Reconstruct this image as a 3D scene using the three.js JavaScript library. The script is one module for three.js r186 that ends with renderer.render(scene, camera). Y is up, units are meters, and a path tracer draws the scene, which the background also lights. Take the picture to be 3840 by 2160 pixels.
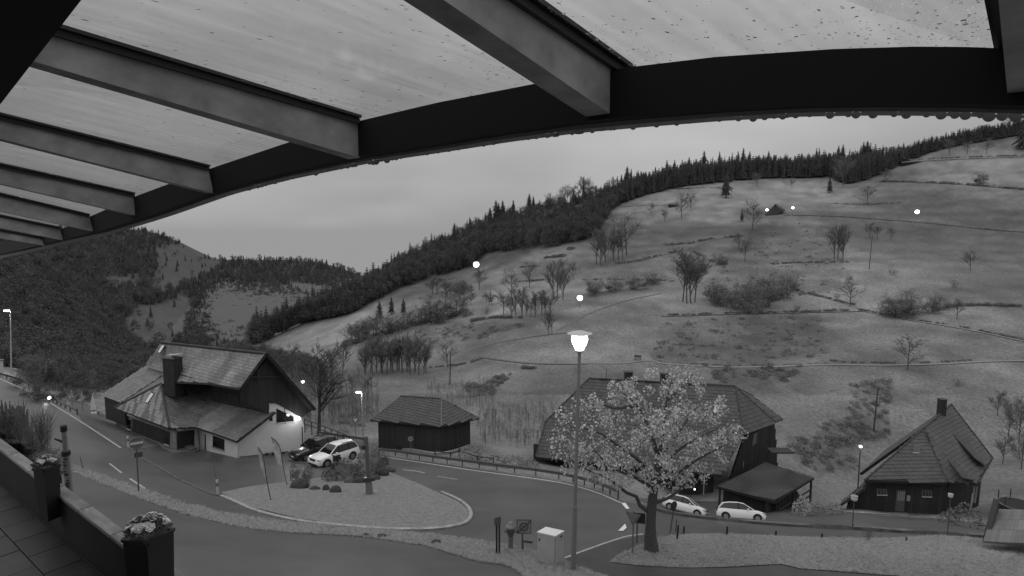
import * as THREE from 'three';
import { mergeGeometries, mergeVertices, toCreasedNormals } from 'three/addons/utils/BufferGeometryUtils.js';
import { FontLoader } from 'three/addons/loaders/FontLoader.js';
import { TextGeometry } from 'three/addons/geometries/TextGeometry.js';
import { RoundedBoxGeometry } from 'three/addons/geometries/RoundedBoxGeometry.js';

// ---------------------------------------------------------------- camera, sky, light, exposure
const scene = new THREE.Scene();
const W0 = 3840, H0 = 2160, F = 2200, PITCH = 6 * Math.PI / 180, CAM_Y = 4.15;
const camera = new THREE.PerspectiveCamera(2 * Math.atan(H0 / 2 / F) * 180 / Math.PI, W0 / H0, 0.05, 6000);
camera.position.set(0, CAM_Y, 0);
camera.rotation.x = -PITCH;
const renderer = new THREE.WebGLRenderer({ antialias: true });
renderer.toneMapping = THREE.LinearToneMapping;
renderer.toneMappingExposure = 1.0;
renderer.shadowMap.enabled = true;

let seed = 12345;
const rnd = () => { seed = (seed * 1664525 + 1013904223) >>> 0; return seed / 4294967296; };
const rr = (a, b) => a + (b - a) * rnd();
const pick = a => a[Math.floor(rnd() * a.length)];
// value noise
const hash2 = (x, y, s = 0) => { let h = (x * 374761393 + y * 668265263 + s * 982451653) | 0; h = Math.imul(h ^ (h >>> 13), 1274126177); return ((h ^ (h >>> 16)) >>> 0) / 4294967296; };
function vnoise(x, y, s = 0, per = 0) {
  const xi = Math.floor(x), yi = Math.floor(y), fx = x - xi, fy = y - yi;
  const m = k => per ? ((k % per) + per) % per : k;
  const u = fx * fx * (3 - 2 * fx), v = fy * fy * (3 - 2 * fy);
  const a = hash2(m(xi), m(yi), s), b = hash2(m(xi + 1), m(yi), s), c = hash2(m(xi), m(yi + 1), s), d = hash2(m(xi + 1), m(yi + 1), s);
  return a + (b - a) * u + (c - a) * v + (a - b - c + d) * u * v;
}
const fbm = (x, y, o = 4, s = 0) => { let a = 0, w = 0.5, t = 0; for (let i = 0; i < o; i++) { a += w * vnoise(x, y, s + i); t += w; x *= 2.03; y *= 2.03; w *= 0.5; } return a / t; };

// overcast evening sky: one soft grey cover with faint cloud banks
{
  const w = 512, h = 256, d = new Float32Array(w * h * 4);
  for (let j = 0; j < h; j++) for (let i = 0; i < w; i++) {
    const el = ((j + 0.5) / h - 0.5) * Math.PI, az = i / w * Math.PI * 2;
    const y = Math.sin(el), c = Math.cos(el), x = c * Math.cos(az), z = c * Math.sin(az);
    const k = 1 / (Math.max(y, 0) + 0.22);
    const n = fbm(x * k * 1.1 + 31, z * k * 1.7 + 17, 5, 3) - 0.5, n2 = fbm(x * k * 0.35 + 9, z * k * 0.5 + 4, 3, 8) - 0.5;
    let v = 0.325 * (1 + 2 * Math.max(y, 0)) * (1 + 0.62 * n + 0.55 * n2);          // overcast: the zenith three times as bright as the horizon
    if (y < 0) v = 0.325;
    d.set([v, v, v, 1], (j * w + i) * 4);
  }
  const sky = new THREE.DataTexture(d, w, h, THREE.RGBAFormat, THREE.FloatType);
  sky.mapping = THREE.EquirectangularReflectionMapping; sky.magFilter = THREE.LinearFilter; sky.needsUpdate = true;
  scene.background = sky; scene.environment = sky;
}
// the last daylight, spread by the cloud cover
const sun = new THREE.DirectionalLight(0xffffff, 0.2);
sun.position.set(-150, 95, 30); sun.target.position.set(0, -20, -60); sun.shadow.radius = 60; sun.castShadow = true;
Object.assign(sun.shadow.camera, { left: -120, right: 120, top: 120, bottom: -120, near: 1, far: 500 });
scene.add(sun, sun.target);

// ---------------------------------------------------------------- helpers
const V = (x, y, z) => new THREE.Vector3(x, y, z);
const CAM = V(0, CAM_Y, 0), CP = Math.cos(PITCH), SP = Math.sin(PITCH);
const ray = (px, py) => { const cx = (px - W0 / 2) / F, cy = -(py - H0 / 2) / F; return V(cx, cy * CP - SP, -cy * SP - CP); };
const P = (px, py, D) => ray(px, py).multiplyScalar(D).add(CAM);            // pixel and distance along the axis -> point
const onPlane = (px, py, p0, n) => { const r = ray(px, py), t = p0.clone().sub(CAM).dot(n) / r.dot(n); return r.multiplyScalar(t).add(CAM); };
const azv = a => V(Math.sin(a * Math.PI / 180), 0, -Math.cos(a * Math.PI / 180));
const vplaneN = dir => V(-dir.z, 0, dir.x).normalize();                      // normal of the vertical plane along dir
const proj = p => { const q = p.clone().sub(CAM), y = q.y * CP - q.z * SP * -1 * -1, z = 0; const yy = q.y * CP + (-q.z) * SP, zz = -q.z * CP - q.y * SP; return [W0 / 2 + F * q.x / zz, H0 / 2 - F * yy / zz, zz]; };

const grey = (l, o = {}) => new THREE.MeshStandardMaterial({ color: new THREE.Color(l, l, l), roughness: 0.85, metalness: 0, side: THREE.DoubleSide, ...o });
const names = {};
const numbered = n => { const k = names[n] = (names[n] ?? -1) + 1; return k ? n + '_' + String(k).padStart(3, '0') : n; };
function shade(o) { o.traverse(m => { if (m.isMesh) { m.castShadow = true; m.receiveShadow = true; } }); return o; }
function tag(o, label, category, group, kind) { if (label) o.userData.label = label; if (category) o.userData.category = category; if (group) o.userData.group = group; if (kind) o.userData.kind = kind; return o; }
function thing(name, label, category, pos = V(0, 0, 0), turn = 0, group) { const o = new THREE.Group(); o.name = numbered(name); o.position.copy(pos); o.rotation.y = turn; tag(o, label, category, group); scene.add(o); return o; }
function mesh(name, geo, mat, parent = scene) {
  if (Array.isArray(geo)) geo = merge(geo);
  const m = new THREE.Mesh(geo, mat); m.name = parent === scene ? numbered(name) : name; m.castShadow = m.receiveShadow = true; parent.add(m); return m;
}
function merge(list) {
  list = list.filter(Boolean).map(g => g.index ? g.toNonIndexed() : g);
  const keys = ['position', 'normal', 'uv']; const col = list.some(g => g.attributes.color);
  for (const g of list) {
    for (const k of Object.keys(g.attributes)) if (!keys.includes(k) && !(col && k === 'color')) g.deleteAttribute(k);
    const n = g.attributes.position.count;
    if (!g.attributes.normal) g.computeVertexNormals();
    if (!g.attributes.uv) g.setAttribute('uv', new THREE.BufferAttribute(new Float32Array(n * 2), 2));
    if (col && !g.attributes.color) g.setAttribute('color', new THREE.BufferAttribute(new Float32Array(n * 3).fill(1), 3));
    g.morphAttributes = {};
  }
  return list.length === 1 ? list[0] : mergeGeometries(list);
}
const box = (w, h, d, x = 0, y = 0, z = 0, ry = 0, rx = 0, rz = 0) => { const g = new THREE.BoxGeometry(w, h, d); if (rx) g.rotateX(rx); if (rz) g.rotateZ(rz); if (ry) g.rotateY(ry); return g.translate(x, y, z); };
const rbox = (w, h, d, r, x = 0, y = 0, z = 0, ry = 0) => { const g = new RoundedBoxGeometry(w, h, d, 2, r); if (ry) g.rotateY(ry); return g.translate(x, y, z); };
function bar(a, b, w, h = w, up = V(0, 1, 0)) {                                // box from a to b
  const d = b.clone().sub(a), L = d.length(), g = new THREE.BoxGeometry(w, h, L), m = new THREE.Matrix4();
  const z = d.normalize(), x = up.clone().cross(z); if (x.lengthSq() < 1e-6) x.set(1, 0, 0); x.normalize(); const y = z.clone().cross(x);
  m.makeBasis(x, y, z).setPosition(a.clone().add(b).multiplyScalar(0.5)); return g.applyMatrix4(m);
}
function cyl(a, b, r0, r1 = r0, n = 8) {
  const d = b.clone().sub(a), g = new THREE.CylinderGeometry(r1, r0, d.length(), n, 1); g.translate(0, d.length() / 2, 0);
  g.applyQuaternion(new THREE.Quaternion().setFromUnitVectors(V(0, 1, 0), d.normalize())); return g.translate(a.x, a.y, a.z);
}
function tri(list, cols) {                                                    // list of points, three to a triangle
  const p = new Float32Array(list.length * 3), uv = new Float32Array(list.length * 2);
  for (let i = 0; i < list.length; i += 3) { const [a, b, c] = [list[i], list[i + 1], list[i + 2]], nx = Math.abs((b.y - a.y) * (c.z - a.z) - (b.z - a.z) * (c.y - a.y)), ny = Math.abs((b.z - a.z) * (c.x - a.x) - (b.x - a.x) * (c.z - a.z)), nz = Math.abs((b.x - a.x) * (c.y - a.y) - (b.y - a.y) * (c.x - a.x)); for (let k = 0; k < 3; k++) { const v = list[i + k]; p.set([v.x, v.y, v.z], (i + k) * 3); uv.set(ny >= 0.7 * Math.max(nx, nz) ? [v.x, v.z] : nx > nz ? [v.z, v.y] : [v.x, v.y], (i + k) * 2); } }
  const g = new THREE.BufferGeometry(); g.setAttribute('position', new THREE.BufferAttribute(p, 3)); g.setAttribute('uv', new THREE.BufferAttribute(uv, 2));
  if (cols) { const c = new Float32Array(list.length * 3); cols.forEach((k, i) => c.set([k, k, k], i * 3)); g.setAttribute('color', new THREE.BufferAttribute(c, 3)); }
  g.computeVertexNormals(); return g;
}
function planeFrame(pts) {                                                    // best frame of a nearly flat polygon: x level, y up the slope, n outwards (up or towards the camera)
  const n = V(0, 0, 0), c = V(0, 0, 0);
  pts.forEach((p, i) => { const q = pts[(i + 1) % pts.length]; n.x += (p.y - q.y) * (p.z + q.z); n.y += (p.z - q.z) * (p.x + q.x); n.z += (p.x - q.x) * (p.y + q.y); c.add(p); });
  n.normalize(); c.multiplyScalar(1 / pts.length);
  if (Math.abs(n.y) > 0.12 ? n.y < 0 : n.dot(CAM.clone().sub(c)) < 0) n.negate();
  let x = V(0, 1, 0).cross(n); if (x.lengthSq() < 1e-5) x.set(1, 0, 0); x.normalize(); const y = n.clone().cross(x);
  return { n, x, y, c, to2: p => { const d = p.clone().sub(c); return new THREE.Vector2(d.dot(x), d.dot(y)); }, to3: (a, b, h = 0) => c.clone().addScaledVector(x, a).addScaledVector(y, b).addScaledVector(n, h) };
}
function slab(pts, thick, lift = 0) {                                         // polygon -> plate, its front face at +lift along the outward normal
  const f = planeFrame(pts), q = pts.map(p => f.to2(p)); if (THREE.ShapeUtils.isClockWise(q)) q.reverse();
  const g = new THREE.ExtrudeGeometry(new THREE.Shape(q), { depth: thick, bevelEnabled: false });
  g.translate(0, 0, lift - thick); return g.applyMatrix4(new THREE.Matrix4().makeBasis(f.x, f.y, f.n).setPosition(f.c));
}
const inPoly = (x, y, q) => { let s = false; for (let i = 0, j = q.length - 1; i < q.length; j = i++) { const a = q[i], b = q[j]; if ((a.y > y) !== (b.y > y) && x < (b.x - a.x) * (y - a.y) / (b.y - a.y) + a.x) s = !s; } return s; };
const smooth = (a, b, x) => { const t = Math.min(1, Math.max(0, (x - a) / (b - a))); return t * t * (3 - 2 * t); };
function poly2(list) { return list.map(([x, y]) => new THREE.Vector2(x, y)); }
const lerpAt = (tab, x) => { if (x <= tab[0][0]) return tab[0][1]; for (let i = 1; i < tab.length; i++) if (x <= tab[i][0]) { const [a, b] = tab[i - 1], [c, d] = tab[i]; return b + (d - b) * (x - a) / (c - a); } return tab[tab.length - 1][1]; };
function densify(pts, n = 8) { const c = new THREE.CatmullRomCurve3(pts.map(([x, y]) => V(x, y, 0)), false, 'centripetal'); return c.getSpacedPoints((pts.length - 1) * n).map(p => [p.x, p.y]); }

// ---------------------------------------------------------------- textures (what surfaces are made of)
function greyTex(n, fn, repeat) {
  const d = new Uint8Array(n * n * 4);
  for (let j = 0; j < n; j++) for (let i = 0; i < n; i++) { const v = Math.max(0, Math.min(255, fn(i / n, j / n) * 255)); d.set([v, v, v, 255], (j * n + i) * 4); }
  const t = new THREE.DataTexture(d, n, n); t.wrapS = t.wrapT = THREE.RepeatWrapping; t.magFilter = THREE.LinearFilter; t.minFilter = THREE.LinearFilter; t.needsUpdate = true;
  if (repeat) t.repeat.set(repeat, repeat); return t;
}
const perNoise = (u, v, f, s) => vnoise(u * f, v * f, s, f);
const perFbm = (u, v, f, o, s) => { let a = 0, w = 0.5, t = 0; for (let i = 0; i < o; i++) { a += w * perNoise(u, v, f, s + i); t += w; f *= 2; w *= 0.6; } return a / t; };
const texGrass = greyTex(1024, (u, v) => 0.3 + 0.8 * perFbm(u, v, 64, 4, 1) * (0.6 + 0.6 * perNoise(u, v, 256, 9)));
const texAsphalt = greyTex(512, (u, v) => 0.4 + 0.7 * perFbm(u, v, 4, 5, 21) + 0.22 * (perNoise(u, v, 256, 27) - 0.5) * perNoise(u, v, 16, 33));
const texWood = greyTex(256, (u, v) => 0.5 + 0.5 * perNoise(u, v, 64, 41) * (0.5 + 0.5 * perNoise(u, v * 0.12, 64, 44)));
const texRough = greyTex(512, (u, v) => 0.25 + 0.95 * perFbm(u, v, 5, 6, 51));
const texSoft = greyTex(256, (u, v) => 0.82 + 0.22 * perFbm(u, v, 6, 5, 71));
const texStreak = greyTex(512, (u, v) => 0.8 + 0.24 * vnoise(u * 5, v * 70, 81) * (0.4 + 0.6 * vnoise(u * 3, v * 9, 83)) + 0.06 * vnoise(u * 40, v * 90, 85));
const withRepeat = (t, r, r2 = r) => { const c = t.clone(); c.repeat.set(r, r2); c.needsUpdate = true; return c; };
// ---------------------------------------------------------------- terrain: distance of the ground along each sight line, from the size of what stands on it
const CTRL = [
  // under and before the terrace
  [-800, 3100, 7], [0, 3100, 7.5], [1000, 3100, 8], [1920, 3100, 8.5], [3000, 3100, 8.5], [4600, 3100, 8],
  [0, 2400, 11], [900, 2400, 13.5], [1920, 2400, 15.5], [3000, 2400, 15.5], [4600, 2400, 14.5],
  [-800, 2000, 16], [0, 2000, 19], [700, 2100, 19.5], [1000, 2160, 20], [1500, 2160, 21.5], [2145, 2140, 23], [2700, 2150, 22.6], [3300, 2150, 22.6], [3840, 2120, 23.4], [4600, 2100, 24],
  // driveway, verge, road
  [0, 1750, 38], [250, 1790, 35.5], [350, 1720, 45], [520, 1845, 34], [700, 1960, 28], [1000, 2000, 27.5], [1000, 1900, 35.5], [1400, 2040, 26], [1500, 1985, 29.5], [1920, 2065, 25],
  [-800, 1400, 86], [0, 1432, 82], [0, 1500, 68], [0, 1600, 52], [-800, 1600, 50], [250, 1560, 66], [300, 1690, 49], [450, 1760, 44.5], [650, 1750, 51], [815, 1850, 41], [640, 1690, 64], [400, 1600, 71], [885, 1716, 62], [1133, 1691, 68],
  [1100, 1770, 55], [1385, 1855, 42], [1680, 1755, 57.5], [1240, 1760, 57], [1350, 1650, 76], [1770, 1950, 31.5], [1500, 1705, 67], [1420, 1674, 73], [1657, 1697, 68], [1765, 1672, 73],
  [2000, 1770, 56], [2000, 1850, 44], [2300, 1860, 42.5], [2100, 1960, 31], [2350, 1950, 32], [2440, 1905, 39],
  // wall top, field before it
  [2480, 1934, 36], [2780, 1969, 33.6], [3200, 1990, 32], [3640, 2022, 29.6], [4600, 2060, 27], [2450, 2068, 25], [2700, 2010, 29.5], [3000, 2060, 26.6], [3400, 2060, 26.6], [3840, 2040, 28],
  // lower road behind the wall, house bases
  [2480, 1898, 50], [2640, 1922, 52], [2790, 1942, 51.5], [3050, 1950, 50], [3350, 1960, 48.5], [3700, 1990, 46], [4600, 2030, 44],
  [3170, 1912, 57.5], [3550, 1938, 55.5], [3740, 1905, 62], [2100, 1745, 66], [2700, 1868, 59], [2950, 1868, 61], [4600, 1900, 62],
  // foot of the far slope
  [-800, 1300, 120], [0, 1380, 96], [300, 1450, 115], [600, 1420, 140], [1000, 1470, 118], [1250, 1560, 96], [1600, 1540, 100], [1880, 1660, 82], [2000, 1560, 99], [2500, 1520, 104], [3000, 1740, 80], [3000, 1600, 95], [3600, 1500, 108], [3790, 1750, 84], [4600, 1700, 90],
  // the slope
  [1000, 1290, 250], [1150, 1200, 275], [1150, 1350, 170], [1340, 1060, 330], [1500, 1200, 215], [1500, 1400, 138], [1750, 1000, 330], [2000, 1400, 128], [2000, 1180, 178], [2000, 950, 290], [2500, 1400, 124], [2500, 1180, 168], [2500, 1000, 225], [2500, 800, 330],
  [3000, 1400, 122], [3000, 1180, 163], [3000, 1000, 212], [3000, 790, 305], [3500, 1400, 120], [3500, 1180, 155], [3500, 1000, 200], [3500, 800, 285], [4600, 1400, 118], [4600, 1000, 190], [4600, 700, 300],
  // ridge
  [1350, 1010, 380], [1500, 930, 395], [1700, 870, 405], [1900, 820, 410], [2200, 735, 415], [2500, 665, 420], [2850, 640, 425], [3150, 615, 420], [3500, 545, 405], [3840, 505, 395], [4600, 420, 390],
];
const tps = (() => {
  const n = CTRL.length, N = n + 3, A = [], S = 1000;
  const U = r2 => r2 < 1e-12 ? 0 : 0.5 * r2 * Math.log(r2);
  for (let i = 0; i < n; i++) {
    const row = new Float64Array(N + 1);
    for (let j = 0; j < n; j++) { const dx = (CTRL[i][0] - CTRL[j][0]) / S, dy = (CTRL[i][1] - CTRL[j][1]) / S; row[j] = U(dx * dx + dy * dy * 4); }
    row[i] += 0.0008; row[n] = 1; row[n + 1] = CTRL[i][0] / S; row[n + 2] = CTRL[i][1] / S; row[N] = Math.log(CTRL[i][2]); A.push(row);
  }
  for (let k = 0; k < 3; k++) { const row = new Float64Array(N + 1); for (let j = 0; j < n; j++) row[j] = k === 0 ? 1 : CTRL[j][k - 1] / S; A.push(row); }
  for (let c = 0; c < N; c++) {
    let p = c; for (let r = c + 1; r < N; r++) if (Math.abs(A[r][c]) > Math.abs(A[p][c])) p = r; [A[c], A[p]] = [A[p], A[c]];
    for (let r = 0; r < N; r++) if (r !== c && A[r][c]) { const f = A[r][c] / A[c][c]; for (let k = c; k <= N; k++) A[r][k] -= f * A[c][k]; }
  }
  const w = A.map((r, i) => r[N] / r[i]);
  return (x, y) => { x /= S; y /= S; let s = w[n] + w[n + 1] * x + w[n + 2] * y; for (let j = 0; j < n; j++) { const dx = x - CTRL[j][0] / S, dy = y - CTRL[j][1] / S; s += w[j] * U(dx * dx + dy * dy * 4); } return Math.exp(s); };
})();
const G = (px, py, up = 0) => { const p = P(px, py, tps(px, py)); p.y += up; return p; };
const RIDGE = [[-900, 1330], [0, 1375], [300, 1400], [640, 1360], [900, 1310], [960, 1292], [1130, 1215], [1340, 1120], [1400, 1085], [1490, 1015], [1655, 925], [1863, 835], [2012, 790], [2176, 752], [2415, 700], [2609, 655], [2832, 640], [3000, 638], [3150, 615], [3280, 600], [3429, 570], [3607, 535], [3840, 500], [4700, 410]];
const T_COLS = 350, T_ROWS = 190, T_X0 = -850, T_DX = 16;
const T = { px: [], py: [], pos: [] };
for (let r = 0; r <= T_ROWS; r++) for (let c = 0; c <= T_COLS; c++) {
  const x = T_X0 + c * T_DX, top = lerpAt(RIDGE, x), y = r < 14 ? 3100 + (2200 - 3100) * r / 14 : 2200 + (top - 2200) * (r - 14) / (T_ROWS - 14);
  T.px.push(x); T.py.push(y); T.pos.push(P(x, y, tps(x, y)));
}
// tone of the ground cover: meadow, rough scrub, old grass
const SCRUB = [
  [[2900, 830], [3170, 850], [3160, 1090], [2950, 1120], [2650, 1110], [2700, 960], [2820, 860]],
  [[2500, 1210], [3080, 1170], [3100, 1330], [2880, 1370], [2440, 1340]],
  [[1560, 1235], [1850, 1210], [1990, 1215], [1800, 1275], [1600, 1295]],
  [[3200, 1440], [3340, 1420], [3330, 1640], [3120, 1680], [3060, 1600], [3180, 1560]],
  [[2640, 1370], [3010, 1372], [2950, 1430], [2700, 1440]],
  [[1760, 1430], [1920, 1400], [1850, 1480], [1720, 1500]],
  [[900, 1450], [1250, 1440], [1420, 1560], [1300, 1640], [1150, 1560]],
  [[2930, 1640], [3200, 1640], [3220, 1750], [3060, 1790]],
].map(poly2);
function groundTone(x, y, p) {
  let k = 1 + 0.95 * (fbm(p.x / 6 + 11, p.z / 6, 4, 5) - 0.5) + 0.5 * (fbm(p.x / 37, p.z / 37, 3, 15) - 0.5);
  if (y < 1480) { const h = p.y * 1.1 + 3.5 * fbm(p.x / 16, p.z / 16, 3, 29), c = vnoise(h, fbm(p.x / 30, p.z / 30, 2, 39) * 6, 49); k *= 0.76 + 0.48 * c; const w = fbm(p.x / 55 + 5, p.z / 70, 3, 59); k *= 0.66 + 0.66 * smooth(0.32, 0.68, w); }
  const j = 40 * (fbm(x / 60, y / 40, 3, 25) - 0.5), i = 60 * (fbm(x / 50, y / 30, 3, 35) - 0.5);
  for (const q of SCRUB) if (inPoly(x + i, y + j, q)) { k *= 0.55 + 0.4 * fbm(p.x / 2.5, p.z / 2.5, 3, 45); break; }
  return k;
}
const matMeadow = grey(0.255, { map: withRepeat(texGrass, 0.045), vertexColors: true, roughness: 1 });
{
  const n = T.pos.length, pos = new Float32Array((n + 2 * (T_COLS + 1)) * 3), uv = new Float32Array((n + 2 * (T_COLS + 1)) * 2), col = new Float32Array((n + 2 * (T_COLS + 1)) * 3), idx = [];
  const put = (i, p, k) => { pos.set([p.x, p.y, p.z], i * 3); uv.set([p.x, p.z], i * 2); col.set([k, k, k], i * 3); };
  for (let i = 0; i < n; i++) put(i, T.pos[i], groundTone(T.px[i], T.py[i], T.pos[i]));
  for (let b = 0; b < 2; b++) for (let c = 0; c <= T_COLS; c++) {                // the far side of the ridge
    const p = T.pos[T_ROWS * (T_COLS + 1) + c].clone(), k = b ? 1.7 : 1.12; put(n + b * (T_COLS + 1) + c, V(p.x * k, p.y - (b ? 90 : 9), p.z * k), 1);
  }
  for (let r = 0; r < T_ROWS + 2; r++) for (let c = 0; c < T_COLS; c++) { const a = r * (T_COLS + 1) + c, b = a + 1, d = a + T_COLS + 1, e = d + 1; idx.push(a, b, d, b, e, d); }
  const g = new THREE.BufferGeometry(); g.setAttribute('position', new THREE.BufferAttribute(pos, 3)); g.setAttribute('uv', new THREE.BufferAttribute(uv, 2)); g.setAttribute('color', new THREE.BufferAttribute(col, 3)); g.setIndex(idx); g.computeVertexNormals();
  tag(mesh('ground', g, matMeadow), 'grassy valley floor and meadow slope rising to a wooded ridge', 'ground', null, 'structure');
  const far = new THREE.CircleGeometry(1000, 48).rotateX(-Math.PI / 2).translate(0, -80, 0);
  tag(mesh('valley_floor', far, grey(0.1, { roughness: 1 })), 'low land beyond the hills', 'ground', null, 'structure');
}
// a sheet cut out of the terrain along an outline given on the ground
function clipTri(subject, t) {
  let out = subject;
  const area = (t[1][0] - t[0][0]) * (t[2][1] - t[0][1]) - (t[2][0] - t[0][0]) * (t[1][1] - t[0][1]);
  for (let e = 0; e < 3 && out.length; e++) {
    const a = t[e], b = t[(e + 1) % 3], s = Math.sign(area), side = p => s * ((b[0] - a[0]) * (p[1] - a[1]) - (b[1] - a[1]) * (p[0] - a[0]));
    const inp = out; out = [];
    for (let i = 0; i < inp.length; i++) {
      const p = inp[i], q = inp[(i + 1) % inp.length], sp = side(p), sq = side(q);
      if (sp >= 0) out.push(p);
      if ((sp >= 0) !== (sq >= 0)) { const k = sp / (sp - sq); out.push([p[0] + (q[0] - p[0]) * k, p[1] + (q[1] - p[1]) * k]); }
    }
  }
  return out;
}
function sheetGeo(outline, lift) {
  const xs = outline.map(p => p[0]), ys = outline.map(p => p[1]), x0 = Math.min(...xs), x1 = Math.max(...xs), y0 = Math.min(...ys), y1 = Math.max(...ys), pts = [];
  for (let r = 0; r < T_ROWS; r++) for (let c = 0; c < T_COLS; c++) {
    const a = r * (T_COLS + 1) + c, b = a + 1, d = a + T_COLS + 1, e = d + 1;
    if (T.px[b] < x0 || T.px[a] > x1 || Math.min(T.py[d], T.py[e]) > y1 || Math.max(T.py[a], T.py[b]) < y0) continue;
    for (const t of [[a, b, d], [b, e, d]]) {
      const q = t.map(i => [T.px[i], T.py[i]]);
      const cut = clipTri(outline, q); if (cut.length < 3) continue;
      const den = (q[1][1] - q[2][1]) * (q[0][0] - q[2][0]) + (q[2][0] - q[1][0]) * (q[0][1] - q[2][1]);
      const at = p => { const l0 = ((q[1][1] - q[2][1]) * (p[0] - q[2][0]) + (q[2][0] - q[1][0]) * (p[1] - q[2][1])) / den, l1 = ((q[2][1] - q[0][1]) * (p[0] - q[2][0]) + (q[0][0] - q[2][0]) * (p[1] - q[2][1])) / den; const v = T.pos[t[0]].clone().multiplyScalar(l0).addScaledVector(T.pos[t[1]], l1).addScaledVector(T.pos[t[2]], 1 - l0 - l1); v.y += lift; return v; };
      const v2 = cut.map(p => new THREE.Vector2(p[0], p[1]));
      for (const f of THREE.ShapeUtils.triangulateShape(v2, [])) { const w = f.map(i => at(cut[i])); const nn = w[1].clone().sub(w[0]).cross(w[2].clone().sub(w[0])); if (nn.lengthSq() < 1e-10) continue; if (nn.y < 0) w.reverse(); pts.push(...w); }
    }
  }
  const g = tri(pts); const pa = g.attributes.position, ua = g.attributes.uv; for (let i = 0; i < pa.count; i++) ua.setXY(i, pa.getX(i), pa.getZ(i)); const m = mergeVertices(g.deleteAttribute('normal'), 1e-4); m.computeVertexNormals(); return m;
}
const structure = (name, geo, mat, label, cat) => tag(mesh(name, geo, mat), label, cat, null, 'structure');
// a level strip of a given width along a line on the ground
function strip(line, width, lift, h = 0, side = 0) {
  const p = line.map(([x, y]) => G(x, y)), L = [], R = [];
  p.forEach((q, i) => { const d = p[Math.min(i + 1, p.length - 1)].clone().sub(p[Math.max(i - 1, 0)]); d.y = 0; d.normalize(); const n = V(-d.z, 0, d.x).multiplyScalar(width / 2); const c = q.clone().addScaledVector(n, side); c.y += lift; L.push(c.clone().add(n)); R.push(c.clone().sub(n)); });
  const t = []; const quad = (a, b, c, d) => t.push(a, b, c, a, c, d);
  const dn = v => V(v.x, v.y - h, v.z);
  for (let i = 0; i + 1 < p.length; i++) { quad(R[i], R[i + 1], L[i + 1], L[i]); if (h) { quad(L[i], L[i + 1], dn(L[i + 1]), dn(L[i])); quad(dn(R[i]), dn(R[i + 1]), R[i + 1], R[i]); } }
  if (h) { quad(L[0], dn(L[0]), dn(R[0]), R[0]); const k = p.length - 1; quad(R[k], dn(R[k]), dn(L[k]), L[k]); }
  return tri(t);
}
// ---------------------------------------------------------------- roads, verges, markings
const matAsphalt = grey(0.098, { map: withRepeat(texAsphalt, 0.07), roughness: 0.42 });
const matDrive = grey(0.08, { map: withRepeat(texAsphalt, 0.11), roughness: 0.5 });
const matVerge = grey(0.29, { map: withRepeat(texGrass, 0.11), roughness: 1 });
const matPaint = grey(0.5, { map: withRepeat(texRough, 1.5), roughness: 0.6 });
const matKerb = grey(0.3, { map: withRepeat(texRough, 0.7), roughness: 0.9 });
const FAR_EDGE_LEFT = [[-850, 1010], [-400, 1235], [0, 1414], [149, 1483], [304, 1576], [453, 1671], [490, 1692]];
structure('road', sheetGeo([...FAR_EDGE_LEFT, [600, 1676], [650, 1698], [740, 1688], [888, 1719], [1010, 1706], [1137, 1688], [1200, 1660], [1270, 1642], [1360, 1648], [1425, 1706], [1606, 1732], [1919, 1777], [2148, 1813], [2247, 1845], [2340, 1880], [2420, 1893], [2480, 1923], [2780, 1959], [3200, 1982], [3640, 2012], [4600, 2055], [4600, 3090], [-840, 3090]], 0.02), matAsphalt, 'wet grey asphalt road running down past the restaurant and round the bend', 'road');
structure('lower_road', sheetGeo([[2380, 1868], [2480, 1872], [2620, 1880], [2960, 1884], [3150, 1922], [3560, 1952], [3720, 1972], [4500, 2010], [4500, 2046], [3640, 2003], [3200, 1975], [2780, 1950], [2480, 1911]], 0.02), grey(0.085, { map: withRepeat(texAsphalt, 0.1), roughness: 0.5 }), 'narrow asphalt lane below the wall in front of the farmhouses', 'road');
structure('driveway', sheetGeo([[120, 1812], [265, 1767], [373, 1812], [518, 1870], [679, 1927], [830, 1964], [960, 1987], [1100, 2000], [1250, 2007], [1380, 2017], [1480, 2032], [1590, 2047], [1700, 2080], [1805, 2112], [1880, 2117], [1930, 2132], [1990, 2200], [1800, 2600], [600, 2600], [100, 2100]], 0.032), matDrive, 'dark asphalt driveway below the terrace wall', 'driveway');
structure('driveway_patch', sheetGeo([[560, 1985], [700, 2012], [960, 2048], [1308, 2083], [1606, 2103], [1790, 2116], [1915, 2140], [1985, 2210], [1800, 2600], [600, 2600], [300, 2200]], 0.04), grey(0.1, { map: withRepeat(texAsphalt, 0.09), roughness: 0.5 }), 'lighter resurfaced part of the driveway', 'driveway');
structure('footpath', sheetGeo([[2118, 2099], [2297, 2035], [2411, 2009], [2470, 2000], [2440, 2028], [2330, 2080], [2285, 2112], [2420, 2128], [2700, 2134], [2930, 2121], [3000, 2138], [3200, 2153], [3400, 2168], [3840, 2190], [3840, 2400], [2300, 2400]], 0.034), grey(0.06, { map: withRepeat(texAsphalt, 0.35), roughness: 0.6 }), 'dark asphalt path branching off round the grass field', 'path');
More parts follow.
